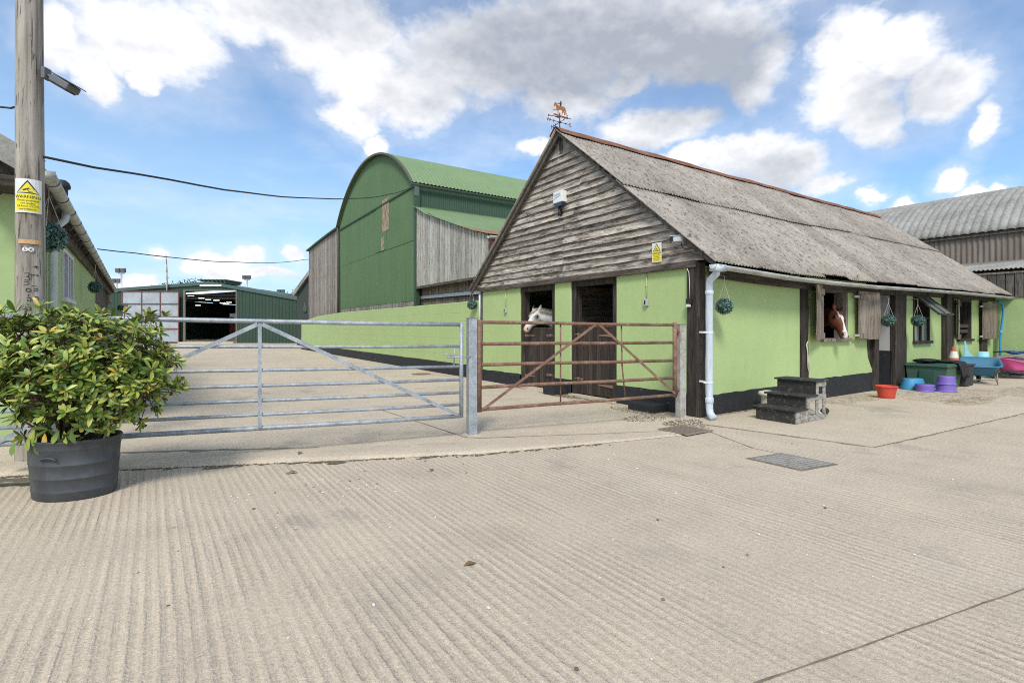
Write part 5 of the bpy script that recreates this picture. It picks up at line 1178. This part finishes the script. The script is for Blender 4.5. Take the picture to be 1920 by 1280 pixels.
for i in range(860):
    z_ = rr.triangular(.03, .97, .58); a = rr.uniform(0, 6.283); R_ = env(a, z_)*math.sqrt(rr.uniform(.18, 1.))
    p_ = Vector((R_*math.cos(a)*1.0, R_*math.sin(a)*.66, z_)); tips.append(p_)
for i in range(64):
    a = rr.uniform(0, 6.283); z_ = rr.uniform(.93, 1.05); R_ = rr.uniform(.1, .72); tips.append(Vector((R_*math.cos(a), R_*math.sin(a)*.6, z_-.06*abs(math.cos(a)))))
for i in range(16): tips.append(Vector((rr.uniform(.50, .70), rr.uniform(-.2, .15), rr.uniform(.42, .85))))
stems = [Vector((x, y, .0)) for x, y in ((-.12, .02), (-.05, -.06), (.06, .0), (.13, .05), (.17, -.03), (-.18, .05))]
mids = []
for s_ in stems:
    for k_ in range(4):
        e_ = Vector((s_.x*2.2+rr.uniform(-.28, .28), s_.y*2+rr.uniform(-.2, .2), rr.uniform(.28, .62))); bt.tube([s_, s_.lerp(e_, .5)+Vector((jit(.03), jit(.03), .02)), e_], [.013, .010, .007], 6); mids.append(e_)
for p_ in tips:
    m_ = min(mids, key=lambda q: (q-p_).length+rr.uniform(0, .15)); d = (p_-m_)+Vector((0, 0, .18))+Vector((p_.x, p_.y, 0))*.35
    if rr.random() < .45: bt.tube([m_, m_.lerp(p_, .55)+Vector((jit(.03), jit(.03), -.02)), p_], [.006, .0045, .003], 5)
    rosette(p_, d, rr.randint(7, 11), rr.uniform(.066, .102))
    if rr.random() < .30:
        for k_ in range(5): q = (d.normalized()+Vector((jit(.8), jit(.8), jit(.5)))).normalized(); bd.tube([p_, p_+q*rr.uniform(.025, .05)], [.002, .004], 4)
for k_ in range(10): leaf(Vector((rr.uniform(-.25, .2), -.24+jit(.03), .10+jit(.05))), Vector((jit(.4), -.3, -.9)), Vector((0, -1, 0)), .10, .022)
part('twigs', bt, M_twig, sh, True, local=True); part('foliage', bl, M_leaf, sh, True, local=True); part('seed_heads', bd, M_bud, sh, local=True, kind='stuff')

# ------------------------------------------------------------------ mounting block and hose behind it
mb_ = root('mounting_block', 'worn black three step wooden mounting block on the concrete by the stable', 'mounting block', (1.0, -.78, .01))
M_blk = mat('worn_black_wood', lambda T: {'Base Color': T.mix(T.m('MULTIPLY', T.ss(T.noise(T.obj((1, 2, 2)), 9, 8, .78), .50, .68), .75), (.028, .026, .025), (.17, .155, .135)), 'Roughness': .8, 'Normal': T.bump(T.noise(T.obj(), 20, 5, .7), .4, .006)})
M_grime = mat('greyed_white_wood', lambda T: {'Base Color': T.ramp(T.noise(T.obj((2, 1, 3)), 7, 8, .78), [(.38, (.10, .09, .075)), (.5, (.33, .31, .27)), (.7, (.52, .50, .45))]), 'Roughness': .85})
ST = [(.60, .20), (.88, .37), (1.15, .565)]
y0, y1 = -1.06, -.50
for i, (x, z_) in enumerate(ST):
    xe = ST[i+1][0] if i < 2 else 1.45; zb = ST[i-1][1] if i else .01
    part('riser', MB().box(x, x+.022, y0+.01, y1-.01, zb, z_-.024), M_blk, mb_, bevel=.003)
    part('tread', MB().box(x-.035, xe+.03 if i < 2 else xe+.02, y0-.02, y1+.02, z_-.024, z_), M_blk, mb_, bevel=.005)
b = MB()
for y in (y0+.0, y1-.03):
    b.box(.64, 1.44, y, y+.03, .01, .085); b.box(1.10, 1.44, y, y+.03, .29, .365); b.box(1.17, 1.44, y, y+.03, .47, .54); b.box(.93, 1.0, y+.004, y+.026, .085, .345); b.box(1.17, 1.24, y+.004, y+.026, .085, .54); b.box(1.37, 1.43, y+.004, y+.026, .085, .54); b.box(.63, .92, y+.002, y+.028, .085, .17); b.box(.9, 1.1, y+.001, y+.0285, .285, .345)
part('side_frame', b, M_grime, mb_, bevel=.004)
b = MB(); b.box(.597, .599, -.78, -.70, .475, .51)
ho = root('hose_reel', 'pale plastic hose reel with black end half hidden behind the mounting block', 'hose reel', (1.35, -.35, .01))
b = MB(); b.lathe([(.13, 0), (.15, .02), (.10, .05), (.10, .27), (.15, .30), (.13, .34), (.05, .36)], (1.36, -.25, -.03), 20); part('drum', b, plastic('cream_plastic', (.58, .56, .47)), ho, True)
b = MB(); b.tube([(1.2, -.5, .2), (1.5, -.72, .12), (1.72, -.86, .04)], .012, 8); b.tube([(1.18, -.6, .15), (1.5, -.8, .08), (1.72, -.9, .03)], .01, 8); part('handle', b, M_white, ho, True)
b = MB(); b.sphere((1.78, -.88, .06), (.09, .05, .05), 14, 8); part('foot', b, M_blackp, ho, True)

# ------------------------------------------------------------------ things beside the stable wall
def bucket(name, label, cat, c, r0, r1, h, m, group=None, flip=False, ribs=True):
    r_ = root(name, label, cat, c, 0, group); c = Vector(c)
    pf = [(0, 0), (r0, 0), (r0+.004, .006)]+[(r0+(r1-r0)*t, h*t) for t in (.3, .6, .82)]+[(r1, h*.88), (r1+.012, h*.9), (r1+.014, h*.98), (r1+.006, h), (r1-.004, h*.985), (r0-.006, .012), (0, .012)]
    if flip: pf = [(a, h-z_) for a, z_ in pf][::-1]
    part('tub_body', MB().lathe(pf, c, 32, caps=False), m, r_, True); return r_
M_red = plastic('red_plastic', (.56, .06, .035)); M_purple = plastic('purple_plastic', (.19, .125, .46)); M_sky = plastic('sky_blue_plastic', (.06, .29, .52))
rbk = bucket('bucket', 'round red feed bucket on the concrete before the narrow doorway', 'bucket', (4.62, -.62, .01), .125, .165, .225, M_red)
b = MB(); b.tube([(4.62+.17*math.cos(math.pi*i/10), -.62-.06*math.sin(math.pi*i/10), .21-.02*math.sin(math.pi*i/10)) for i in range(11)], .004, 6); part('handle', b, M_rope, rbk, True)
g_ = 'purple feed bowls by the deck box'
bucket('feed_bowl', 'upturned purple bowl standing alone in front of the blue tub', 'bowl', (6.42, -.62, .01), .155, .15, .14, M_purple, g_, True)
bucket('feed_bowl', 'purple bowl at the bottom of the stack of two by the deck box', 'bowl', (6.72, -.88, .01), .15, .165, .14, M_purple, g_, True)
bucket('feed_bowl', 'upturned purple bowl on top of the stack of two', 'bowl', (6.72, -.88, .152), .135, .155, .17, M_purple, g_, True)
tr = root('blue_tub', 'bright blue tub tipped upside down beside the deck box', 'tub', (6.72, -.32, .01))
pf = [(.27, 0), (.275, .02), (.21, .20), (.205, .215), (.0, .215)]
b = MB(); b.lathe(pf, (6.72, -.32, .012), 28, 1.15, .8, caps=False); part('tub_body', b, M_sky, tr, True)
# deck box
dk = root('deck_box', 'green plastic deck box with ribbed sides against the stable wall', 'storage box', (7.55, -.45, .01))
M_dk = plastic('dull_green_plastic', (.065, .13, .085), .5, .2); M_dk2 = plastic('dark_green_lid', (.03, .085, .055), .45, .2)
b = MB(); b.hexa([(7.15, -.74, .01), (7.97, -.74, .01), (7.97, -.10, .01), (7.15, -.10, .01), (7.10, -.79, .47), (8.0, -.79, .47), (8.0, -.06, .47), (7.10, -.06, .47)])
for z_ in (.12, .2, .28, .36): b.hexa([(7.14-.04*z_/.47, -.745-.045*z_/.47, z_), (7.98, -.745-.045*z_/.47, z_), (7.98, -.5, z_), (7.14, -.5, z_), (7.14-.04*z_/.47, -.752-.045*z_/.47, z_+.012), (7.98, -.752-.045*z_/.47, z_+.012), (7.98, -.5, z_+.012), (7.14, -.5, z_+.012)])
part('box_body', b, M_dk, dk, bevel=.012)
part('lid', MB().hexa([(7.06, -.83, .47), (8.04, -.83, .47), (8.04, -.04, .47), (7.06, -.04, .47), (7.09, -.80, .53), (8.01, -.80, .53), (8.01, -.05, .53), (7.09, -.05, .53)]), M_dk2, dk, bevel=.015)
part('end_recess', MB().box(7.085, 7.125, -.58, -.30, .10, .40), M_dk2, dk, bevel=.012)
# dark rug thrown over the box
b = MB()
def rugf(u, v):
    x = 7.55+.45*u; y = -.10-.70*min(v, 1.); z_ = .545+.04*abs(nz(u*3, v*3, 1))
    if v > 1: k_ = v-1; y = -.85-.03*k_; z_ -= .42*k_; x += .25*k_
    return Vector((x+.03*nz(u*2, v*4, 5), y, z_+.02*math.sin(u*7+v*3)))
b.grid(rugf, [i/12 for i in range(13)], [i/12*1.75 for i in range(13)])
thing('saddle_cloth', b, mat('black_cloth', lambda T: {'Base Color': T.ramp(T.noise(T.obj(), 20, 5, .7), [(.35, (.010, .010, .012)), (.7, (.035, .033, .034))]), 'Roughness': .95}), 'black cloth draped over the lid and front of the deck box', 'cloth', smooth=True, solid=.02)
b = MB()
for i in range(9): b.tube([(7.12+.05*i+.03*math.cos(k_*.785), -.35+.16*math.sin(k_*.785)+jit(.02), .555+.045*math.sin(k_*.39)) for k_ in range(9)], .022, 6)
thing('tack_heap', b, mat('black_leather', base=(.012, .012, .014), rough=.5), 'heap of black tack lying on the left end of the deck box lid', 'tack', smooth=True)
# dark bin and the cone on it
bn = root('grey_bin', 'squat charcoal bin between the deck box and the blue wheelbarrow', 'bin', (8.35, -.62, .01))
M_bin = plastic('charcoal_bin', (.035, .035, .04), .6)
part('bin_body', MB().hexa([(8.10, -.82, .01), (8.58, -.82, .01), (8.58, -.38, .01), (8.10, -.38, .01), (8.08, -.84, .46), (8.60, -.84, .46), (8.60, -.36, .46), (8.08, -.36, .46)]), M_bin, bn, bevel=.02)
part('lid', MB().box(8.06, 8.62, -.86, -.34, .46, .49), M_bin, bn, bevel=.01)
CC = Vector((8.22, -.58, .495)); CO = root('traffic_cone', 'faded orange and white traffic cone standing on the charcoal bin', 'traffic cone', CC)
M_cone = plastic('faded_cone_orange', (.42, .115, .05), .6, .4)
part('cone_base', MB().box(CC.x-.14, CC.x+.14, CC.y-.14, CC.y+.14, CC.z, CC.z+.025), mat('cone_foot', base=(.06, .05, .045), rough=.8), CO, bevel=.008)
def cr(z_): return .105-.075*(z_-.025)/.36
part('cone_body', MB().lathe([(cr(z_), z_) for z_ in (.025, .1, .2, .3, .375)]+[(.022, .385), (.0, .385)], CC, 20, caps=False), M_cone, CO, True)
part('white_sleeve', MB().lathe([(cr(.13)+.003, .13), (cr(.28)+.003, .28)], CC, 20, caps=False), mat('sleeve_white', base=(.68, .67, .63), rough=.5), CO, True)
# wheelbarrows
def barrow(label, loc, rz0, m, s, tube_m, tint=None):
    r_ = root('wheelbarrow', label, 'wheelbarrow', loc, rz0, 'wheelbarrows parked by the stable'); r_.scale = (s, s, s)
    # local: +y = towards the wheel, handles towards -y
    def tray(k, t):       # ring k of the tray
        w0, w1, f0, f1, z0_, z1_ = .20, .34, .16, .42, .24, .50
        w_ = .21+.13*t; yf = .20+.30*t; yb = -.16-.16*t; z_ = .19+.22*t
        P_ = []
        for i in range(32):
            a = 2*math.pi*i/32; c_, s_ = math.cos(a), math.sin(a); e_ = .38
            x = w_*math.copysign(abs(c_)**e_, c_); y = (yf+yb)/2+(yf-yb)/2*math.copysign(abs(s_)**e_, s_); P_.append(Vector((x, y, z_+(y-yb)/(yf-yb)*(.05+.13*t))))
        return P_
    b = MB(); rings = [tray(0, t) for t in (0, .25, .5, .75, 1.)]
    rim = [p_+Vector((math.copysign(.025, p_.x), math.copysign(.02, p_.y), -.004)) for p_ in rings[-1]]; rim2 = [p_+Vector((0, 0, -.025)) for p_ in rim]
    inn = [[p_*.985+Vector((0, 0, .012)) for p_ in q] for q in rings[::-1]]
    allr = rings[:]+[rim2, rim]+inn; n_ = 32
    b.add([v for q in allr for v in q], [(i*n_+k_, i*n_+(k_+1) % n_, (i+1)*n_+(k_+1) % n_, (i+1)*n_+k_) for i in range(len(allr)-1) for k_ in range(n_)]+[tuple(range(n_-1, -1, -1)), tuple((len(allr)-1)*n_+k_ for k_ in range(n_))])
    part('tray', b, m, r_, True, local=True)
    b = MB()
    for sx in (-1, 1):
        b.tube([(sx*.05, .52, .17), (sx*.19, .16, .225), (sx*.24, -.25, .25), (sx*.28, -.50, .36), (sx*.28, -.60, .39)], .015, 8)
        b.tube([(sx*.21, .0, .235), (sx*.26, -.22, .06), (sx*.26, -.27, .017), (sx*.255, -.33, .03), (sx*.24, -.40, .27)], .013, 8)
    b.tube([(-.25, -.2, .10), (.25, -.2, .10)], .011, 8); part('tube_frame', b, tube_m, r_, True, local=True)
    b = MB()
    for sx in (-1, 1): b.tube([(sx*.28, -.52, .366), (sx*.28, -.64, .402)], .02, 8)
    part('grip', b, M_blackp, r_, True, local=True)
    pr_ = [Vector((.0, .54+.115*math.cos(2*math.pi*i/20), .155+.115*math.sin(2*math.pi*i/20))) for i in range(20)]
    wl = part('wheel', MB().tube(pr_, .04, 8, closed=True), M_blackp, r_, True, local=True)
    hb_ = MB(); hb_.tube([(-.07, .54, .155), (.07, .54, .155)], .02, 8); hb_.tube([(-.015, .54, .155), (.015, .54, .155)], .085, 16); part('wheel_hub', hb_, tube_m, wl, local=True); return r_
M_steelblue = plastic('worn_blue_plastic', (.045, .17, .28), .5, .45); M_pink = plastic('pink_plastic', (.72, .10, .33), .45, .2)
M_tan = mat('chipped_tan_tube', base=(.27, .235, .19), rough=.6)
barrow('worn blue wheelbarrow parked with its tray facing the yard', (9.25, -.78, .01), R(-72), M_steelblue, 1.0, M_tan)
barrow('pink wheelbarrow parked behind the blue one with a black frame', (11.45, -.85, .01), R(57), M_pink, .9, M_blackp)
# blue sheet and roll behind the barrow
M_pale = plastic('pale_blue_foam', (.28, .62, .70), .5, .15)
b = MB(); b.prism([(10.55, .02), (11.5, .02), (11.5, .50), (11.3, .52), (11.05, .58), (10.8, .70), (10.62, .90), (10.55, .96)], (0, -.16, 0), (1, 0, 0), (0, 0, 1), (0, .03, 0)); thing('foam_sheet', b, M_pale, 'pale blue curved board propped on the wall behind the blue wheelbarrow', 'board', bevel=.006)
b = MB(); b.lathe([(.12, 0), (.12, .66), (.105, .66), (.105, .02)], (11.35, -.30, .01), 22, caps=False); thing('foam_roll', b, M_pale, 'pale blue rolled mat standing behind the blue wheelbarrow', 'roll', smooth=True, solid=.006)
# white slatted crate at the right edge with blue straps
wc = root('slatted_crate', 'white slatted wooden crate at the right edge below the green wall', 'crate', (12.6, -1.25, .0))
b = MB()
for k_ in range(5): b.box(11.72, 11.75, -1.9, -.55, .02+.10*k_, .108+.10*k_); b.box(11.75, 13.4, -1.93, -1.9, .02+.10*k_, .108+.10*k_)
part('slats', b, mat('grey_white_slat', wood('y', (.32, .33, .34), (.47, .48, .50), (.60, .61, .63), .3, .25)), wc, bevel=.004)
part('top_board', MB().box(11.68, 13.4, -1.95, -.5, .525, .56), M_boardp, wc)
b = MB(); b.box(11.76, 11.80, -1.85, -.56, .02, .52); part('crate_post', b, M_boardg, wc)
b = MB(); rr = random.Random(9)
for i in range(9):
    c_ = Vector((12.2+rr.uniform(-.3, .6), -1.2+rr.uniform(-.6, .5), .585)); b.tube([c_+Vector((.28*math.cos(k_*.7+i)*rr.uniform(.7, 1.2), .35*math.sin(k_*.7+i)*rr.uniform(.7, 1.2), .025+.07*abs(math.sin(k_*1.3+i)))) for k_ in range(9)], .020, 6)
thing('strap_heap', b, mat('navy_webbing', lambda T: {'Base Color': T.ramp(T.noise(T.obj(), 6, 4, .6), [(.4, (.012, .03, .08)), (.62, (.03, .12, .28))]), 'Roughness': .8}), 'heap of navy and blue straps lying on the white slatted crate', 'straps', smooth=True)

# ------------------------------------------------------------------ covers and drain
mh = root('manhole_cover', 'square patterned steel access cover set in the concrete yard', 'manhole cover', (-1.31, -2.0, .004))
q0, q1, q2 = Vector((-1.54, -1.74, 0)), Vector((-1.08, -1.81, 0)), Vector((-1.53, -2.22, 0)); eu, ev = q1-q0, q2-q0
def mq(u, v, z_): return q0+eu*u+ev*v+Z*z_
M_cover = mat('worn_cover_steel', lambda T: {'Base Color': T.ramp(T.noise(T.obj(), 9, 6, .7), [(.35, (.25, .235, .215)), (.65, (.40, .375, .345))]), 'Roughness': .7})
b = MB(); b.hexa([mq(-.06, -.06, .001), mq(1.06, -.06, .001), mq(1.06, 1.06, .001), mq(-.06, 1.06, .001), mq(-.06, -.06, .006), mq(1.06, -.06, .006), mq(1.06, 1.06, .006), mq(-.06, 1.06, .006)]); part('cover_frame', b, M_joint, mh)
for k_ in range(2):
    b = MB(); u0, u1 = .01+.5*k_, .485+.5*k_; b.hexa([mq(u, v, z_) for z_ in (.005, .012) for u, v in ((u0, .01), (u1, .01), (u1, .99), (u0, .99))])
    pl_ = part('cover_plate', b, M_cover, mh)
    b = MB()
    for i in range(5):
        for j in range(9):
            u, v = u0+(u1-u0)*(i+.5)/5, (j+.5)/9; b.hexa([mq(u+dx, v+dy, z_) for z_ in (.0115, .014) for dx, dy in ((-.024, -.018), (.024, -.018), (.024, .018), (-.024, .018))])
    part('tread_pattern', b, M_joint, pl_)
dg = root('drain_grate', 'rusty slotted drain grate in the damp corner by the gate post', 'drain', (-.95, -.5, .012))
b = MB(); b.box(-1.2, -.7, -.72, -.30, .010, .016); part('drain_pit', b, mat('drain_muck', base=(.05, .04, .03), rough=1.), dg)
b = MB()
for i in range(9): b.box(-1.19+.055*i, -1.168+.055*i, -.70, -.32, .0165, .024)
b.box(-1.21, -.69, -.73, -.705, .014, .026); b.box(-1.21, -.69, -.315, -.29, .014, .026); part('grate_bars', b, mat('worn_drain_iron', base=(.26, .21, .165), rough=.85), dg)
thing('round_cover', MB().lathe([(.0, .0), (.27, .0), (.27, .006), (.25, .009), (.0, .009)], (-.6, 8.53, .013), 28, caps=False), M_rustg, 'round rusty cover set in the inner yard beyond the gates', 'manhole cover')
b = MB(); rr = random.Random(77)
for i in range(150):
    if i < 70: x, y = -5.2+rr.gauss(0, .55), -.30+rr.gauss(0, .28)
    else: x, y = rr.uniform(-7.5, 1.5), rr.uniform(-3.6, -.3)
    s_ = rr.uniform(.004, .011); b.sphere((x, y, s_*.5), (s_*rr.uniform(.7, 1.4), s_*rr.uniform(.7, 1.4), s_*.6), 6, 4)
thing('stone_chips', b, mat('pale_stone_chip', lambda T: {'Base Color': T.ramp(T.island(), [(0., (.10, .085, .07)), (.35, (.40, .36, .31)), (.5, (.60, .57, .52)), (1., (.72, .69, .64))]), 'Roughness': .9}), 'pale stone chips scattered over the ribbed concrete', 'stone chips', kind='stuff')
# fallen leaves and pebbles
M_dleaf = mat('dead_leaf', base=(.19, .115, .055), rough=.9)
def dead_leaf(x, y, s, label, z_=.006):
    b = MB(); a = x*7
    def P(u, v): return Vector((x+s*(u*math.cos(a)-v*math.sin(a)*(1-abs(u))), y+s*(u*math.sin(a)+v*math.cos(a)*(1-abs(u))), z_+s*(.10+.22*abs(v)*(1-abs(u))+.12*math.sin(u*3+x))))
    b.grid(P, [-.95, -.5, 0, .5, .95], [-.5, 0, .5]); thing('dead_leaf', b, M_dleaf, label, 'leaf', solid=.002)
dead_leaf(-5.43, .22, .055, 'curled brown dead leaf lying on the ribbed concrete below the joint'); dead_leaf(-4.35, -.38, .04, 'small dead leaf on the ribbed concrete below the grey gate post'); dead_leaf(-5.25, .78, .045, 'dead leaf resting on the smooth kerb strip before the gate', .045); dead_leaf(-4.95, -2.2, .04, 'lone dead leaf in the middle of the ribbed concrete foreground')

# ------------------------------------------------------------------ horses
def catmull(P, n):
    out = []
    for i in range(len(P)-1):
        p0, p1, p2, p3 = P[max(i-1, 0)], P[i], P[i+1], P[min(i+2, len(P)-1)]
        for k_ in range(n):
            t = k_/n; out.append([.5*((2*b_)+(c_-a_)*t+(2*a_-5*b_+4*c_-d_)*t*t+(3*b_-a_-3*c_+d_)*t**3) for a_, b_, c_, d_ in zip(p0, p1, p2, p3)])
    out.append(list(P[-1])); return out
def loft(b, P, n=20, per=5, roll=0.):
    pts = catmull(P, per); m_ = len(pts); rings = []
    for i, q in enumerate(pts):
        p_ = Vector(q[:3]); t = (Vector(pts[min(i+1, m_-1)][:3])-Vector(pts[max(i-1, 0)][:3])).normalized(); s_ = t.cross(Z).normalized(); u_ = s_.cross(t); s_, u_ = s_*math.cos(roll)+u_*math.sin(roll), u_*math.cos(roll)-s_*math.sin(roll)
        for k_ in range(n): a = 2*math.pi*k_/n; rings.append(p_+s_*q[4]*math.cos(a)+u_*q[3]*math.sin(a))
    b.add(rings, [(i*n+k_, i*n+(k_+1) % n, (i+1)*n+(k_+1) % n, (i+1)*n+k_) for i in range(m_-1) for k_ in range(n)]+[tuple(range(n-1, -1, -1)), tuple((m_-1)*n+k_ for k_ in range(n))])
def make_horse(label, loc, poll, muz, neck, body, S, colf, mane_c, ear_tip, eye_z=.30, forelock=True, roll=0.):
    poll, muz = Vector(poll), Vector(muz); ax_ = (muz-poll); L = ax_.length; ax_.normalize(); sd_ = ax_.cross(Z).normalized(); fo = sd_.cross(ax_).normalized()   # fo = forehead side
    if fo.z < 0: fo = -fo
    sd_, fo = sd_*math.cos(roll)+fo*math.sin(roll), fo*math.cos(roll)-sd_*math.sin(roll)
    b = MB()
    # head sections: distance, half depth, half width, offset to the forehead side
    H = [(-.09, .075, .06, .0), (.0, .100, .082, -.012), (.12, .128, .098, -.028), (.26, .138, .100, -.040), (.40, .118, .088, -.030), (.56, .088, .066, -.012), (.72, .070, .056, -.004), (.86, .072, .060, -.006), (.96, .060, .054, -.010), (1.02, .032, .034, -.014)]
    loft(b, [tuple(poll+ax_*L*t+fo*o_*S)+(d_*S, w_*S) for t, d_, w_, o_ in H], 20, 4, roll)
    loft(b, [tuple(poll+ax_*L*.10-fo*.03*S)+(.095*S, .07*S)]+neck, 20, 5)
    loft(b, body, 20, 5)
    for sg in (-1, 1):           # ears, brow, nostril rims
        e0 = poll+ax_*L*.02+sd_*sg*.062*S+fo*.055*S; e1 = e0+(fo*.35-ax_*.75+sd_*sg*.30+Z*.5).normalized()*.125*S
        b.tube([e0-(e1-e0)*.25, e0.lerp(e1, .35)+sd_*sg*.012*S, e0.lerp(e1, .75)+sd_*sg*.006*S, e1], [.030*S, .034*S, .020*S, .006*S], 10)
        b.sphere(poll+ax_*L*eye_z+sd_*sg*.082*S+fo*.040*S, .034*S, 10, 8)
        b.sphere(poll+ax_*L*.93+sd_*sg*.040*S+fo*.022*S, .022*S, 10, 8)
    for lx in (0, 1):            # legs
        q = Vector(body[1 if lx == 0 else -2][:3]); d_ = (Vector(body[-1][:3])-Vector(body[0][:3])).normalized(); s_ = d_.cross(Z).normalized()
        for sg in (-1, 1):
            top = q+s_*sg*.16*S-Z*.15; kx = d_*(.03 if lx == 0 else .10)
            b.tube([top, Vector((top.x, top.y, .62))-kx*.5, Vector((top.x, top.y, .44))+kx, Vector((top.x, top.y, .16))+kx*.7, Vector((top.x, top.y, .06)), Vector((top.x, top.y, .02))], [.12*S, .075*S, .055*S, .038*S, .05*S, .062*S], 12)
    me = mesh_of('tmp', b, M_lime); ob = bpy.data.objects.new('tmp', me); col.objects.link(ob)
    md = ob.modifiers.new('r', 'REMESH'); md.mode = 'VOXEL'; md.voxel_size = .013; md.use_smooth_shade = True
    md = ob.modifiers.new('s', 'SMOOTH'); md.factor = .5; md.iterations = 6
    dgr = bpy.context.evaluated_depsgraph_get(); me2 = bpy.data.meshes.new_from_object(ob.evaluated_get(dgr)); bpy.data.objects.remove(ob)
    r_ = root('horse', label, 'horse', loc)
    vs = [v.co.copy() for v in me2.vertices]; fs = [tuple(p_.vertices) for p_ in me2.polygons]
    o = part('body', MB().add(vs, fs), None, r_, True); m_ = bpy.data.materials.new('horse_coat'); m_.use_nodes = True; o.data.materials.clear(); o.data.materials.append(m_)
    at = o.data.color_attributes.new('coat', 'FLOAT_COLOR', 'POINT')
    for i, p_ in enumerate(vs):
        d = p_-poll; at.data[i].color = (*colf(d.dot(ax_)/L, d.dot(fo)/S, d.dot(sd_)/S, p_), 1)
    T = NT(m_.node_tree); bs = m_.node_tree.nodes['Principled BSDF']; ca = T.n('VertexColor', layer_name='coat').outputs[0]; nn_ = T.noise(T.obj((1, 1, 2.5)), 70, 4, .7)
    m_.node_tree.links.new(T.mix(.35, ca, T.mix(nn_, (.3, .3, .3), (.75, .75, .75)), 'OVERLAY'), bs.inputs['Base Color']); bs.inputs['Roughness'].default_value = .55
    b = MB()
    for sg in (-1, 1): b.sphere(poll+ax_*L*eye_z+sd_*sg*.098*S+fo*.042*S, .024*S, 12, 8)
    part('eye', b, mat('horse_eye', base=(.008, .006, .005), rough=.08), r_, True)
    b = MB()
    for sg in (-1, 1): b.sphere(poll+ax_*L*.945+sd_*sg*.050*S+fo*.028*S, (.013*S, .013*S, .018*S), 10, 6)
    part('nostril', b, mat('nostril', base=(.02, .012, .012), rough=.7), r_, True)
    # mane: many tapering strands along the crest, and a forelock between the ears
    b = MB(); hr = random.Random(4); cr_ = catmull([tuple(poll+ax_*L*.05-fo*.02*S)+(.095*S, .07*S)]+neck, 10)
    for i in range(len(cr_)-12):
        q = cr_[i]; p_ = Vector(q[:3]); t = (Vector(cr_[i+1][:3])-p_).normalized(); s_ = t.cross(Z).normalized(); u_ = s_.cross(t); u_ = u_ if u_.z > 0 else -u_
        for k_ in range(7):
            sg = mane_side; a = p_+u_*q[3]*.97+t*hr.uniform(-.02, .02)+s_*hr.uniform(-.012, .012); ln = hr.uniform(.04, .11)*S
            pts_ = [a-u_*.02, a+u_*.03*S+s_*sg*.02, a+u_*.012*S+s_*sg*.06*S-Z*ln*.35+t*hr.uniform(-.02, .02), a+s_*sg*(.085*S)-Z*ln+t*hr.uniform(-.03, .03)]
            b.tube(pts_, [.010*S, .011*S, .008*S, .001], 4)
    if forelock:
        for k_ in range(16):
            a = poll+fo*.085*S+sd_*hr.uniform(-.04, .04); b.tube([a-ax_*.02, a+ax_*.05+fo*.018, a+ax_*hr.uniform(.12, .2)*S+fo*.028*S+sd_*hr.uniform(-.04, .04)], [.008, .009, .002], 4)
    part('mane', b, mat('horse_mane', lambda T_: {'Base Color': T_.ramp(T_.island(), [(0, tuple(.55*c_ for c_ in mane_c)), (1, mane_c)]), 'Roughness': .6}), r_, True); return r_
mane_side = 1
def lerp3(a, c_, t): t = max(0, min(1, t)); return tuple(x+(y-x)*t for x, y in zip(a, c_))
def pony_coat(t, f, s, p):
    w = (.62, .60, .56); c_ = w
    g_ = .13, .14, .15
    if -.1 < t < .75 and p.x < .45:
        k_ = (1 if abs(s) > .035 else 0)*max(0, 1-abs(t-.34)/.22)*(1 if f < .07 else .0); k_ *= .55+.9*nz(p.x*9, p.y*9, p.z*9)
        c_ = lerp3(c_, g_, k_*1.2)
    if t < .1: c_ = lerp3(c_, (.34, .34, .34), .15+.9*nz(p.x*7, p.y*7, p.z*7))
    if t > .84: c_ = lerp3(c_, (.62, .40, .33), (t-.84)/.06)
    if t < .0 and p.z > 1.70 and s*pony_ear > .02: c_ = lerp3(c_, (.03, .025, .025), (p.z-1.69)/.03)
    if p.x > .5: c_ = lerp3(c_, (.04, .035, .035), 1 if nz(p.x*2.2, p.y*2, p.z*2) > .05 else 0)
    return c_
pony_ear = 1
make_horse('white and grey pony looking out over the left stable door', (1.2, 4.0, 0), (.22, 4.20, 1.63), (-.19, 4.08, 1.235),
           [(.34, 4.02, 1.52, .15, .085), (.50, 3.78, 1.39, .20, .10), (.75, 3.68, 1.22, .22, .13), (1.0, 3.68, 1.05, .27, .18)],
           [(.88, 3.70, .98, .20, .15), (1.1, 3.72, 1.0, .30, .23), (1.6, 3.78, .98, .31, .26), (2.1, 3.82, 1.0, .30, .25), (2.42, 3.84, 1.0, .20, .18)], 1.10, pony_coat, (.60, .53, .42), None)
def chestnut_coat(t, f, s, p):
    c_ = lerp3((.155, .047, .020), (.10, .028, .012), .5+nz(p.x*5, p.y*5, p.z*5))
    if f > -.0 and .10 < t < 1.05:
        w_ = .030+.012*math.sin(t*9)+(.022 if t < .32 else 0)-(.0 if t < .8 else -.012)
        k_ = (w_-abs(s+.004))/.008; c_ = lerp3(c_, (.74, .71, .67), k_)
    if t > .86: c_ = lerp3(c_, (.08, .05, .05) if s > .02 else (.55, .42, .38), .6)
    return c_
make_horse('chestnut horse with a white blaze hanging its head out of the stable window', (4.6, 1.4, 0), (4.20, .07, 1.585), (3.86, -.25, 1.115),
           [(4.33, .26, 1.50, .145, .085), (4.48, .62, 1.42, .19, .10), (4.68, 1.0, 1.30, .25, .14), (4.85, 1.3, 1.18, .31, .20)],
           [(4.80, 1.15, 1.12, .24, .18), (4.9, 1.4, 1.15, .34, .26), (5.0, 1.95, 1.12, .35, .29), (5.05, 2.5, 1.15, .34, .28), (5.06, 2.85, 1.15, .22, .2)], 1.10, chestnut_coat, (.13, .045, .022), None, roll=R(30))
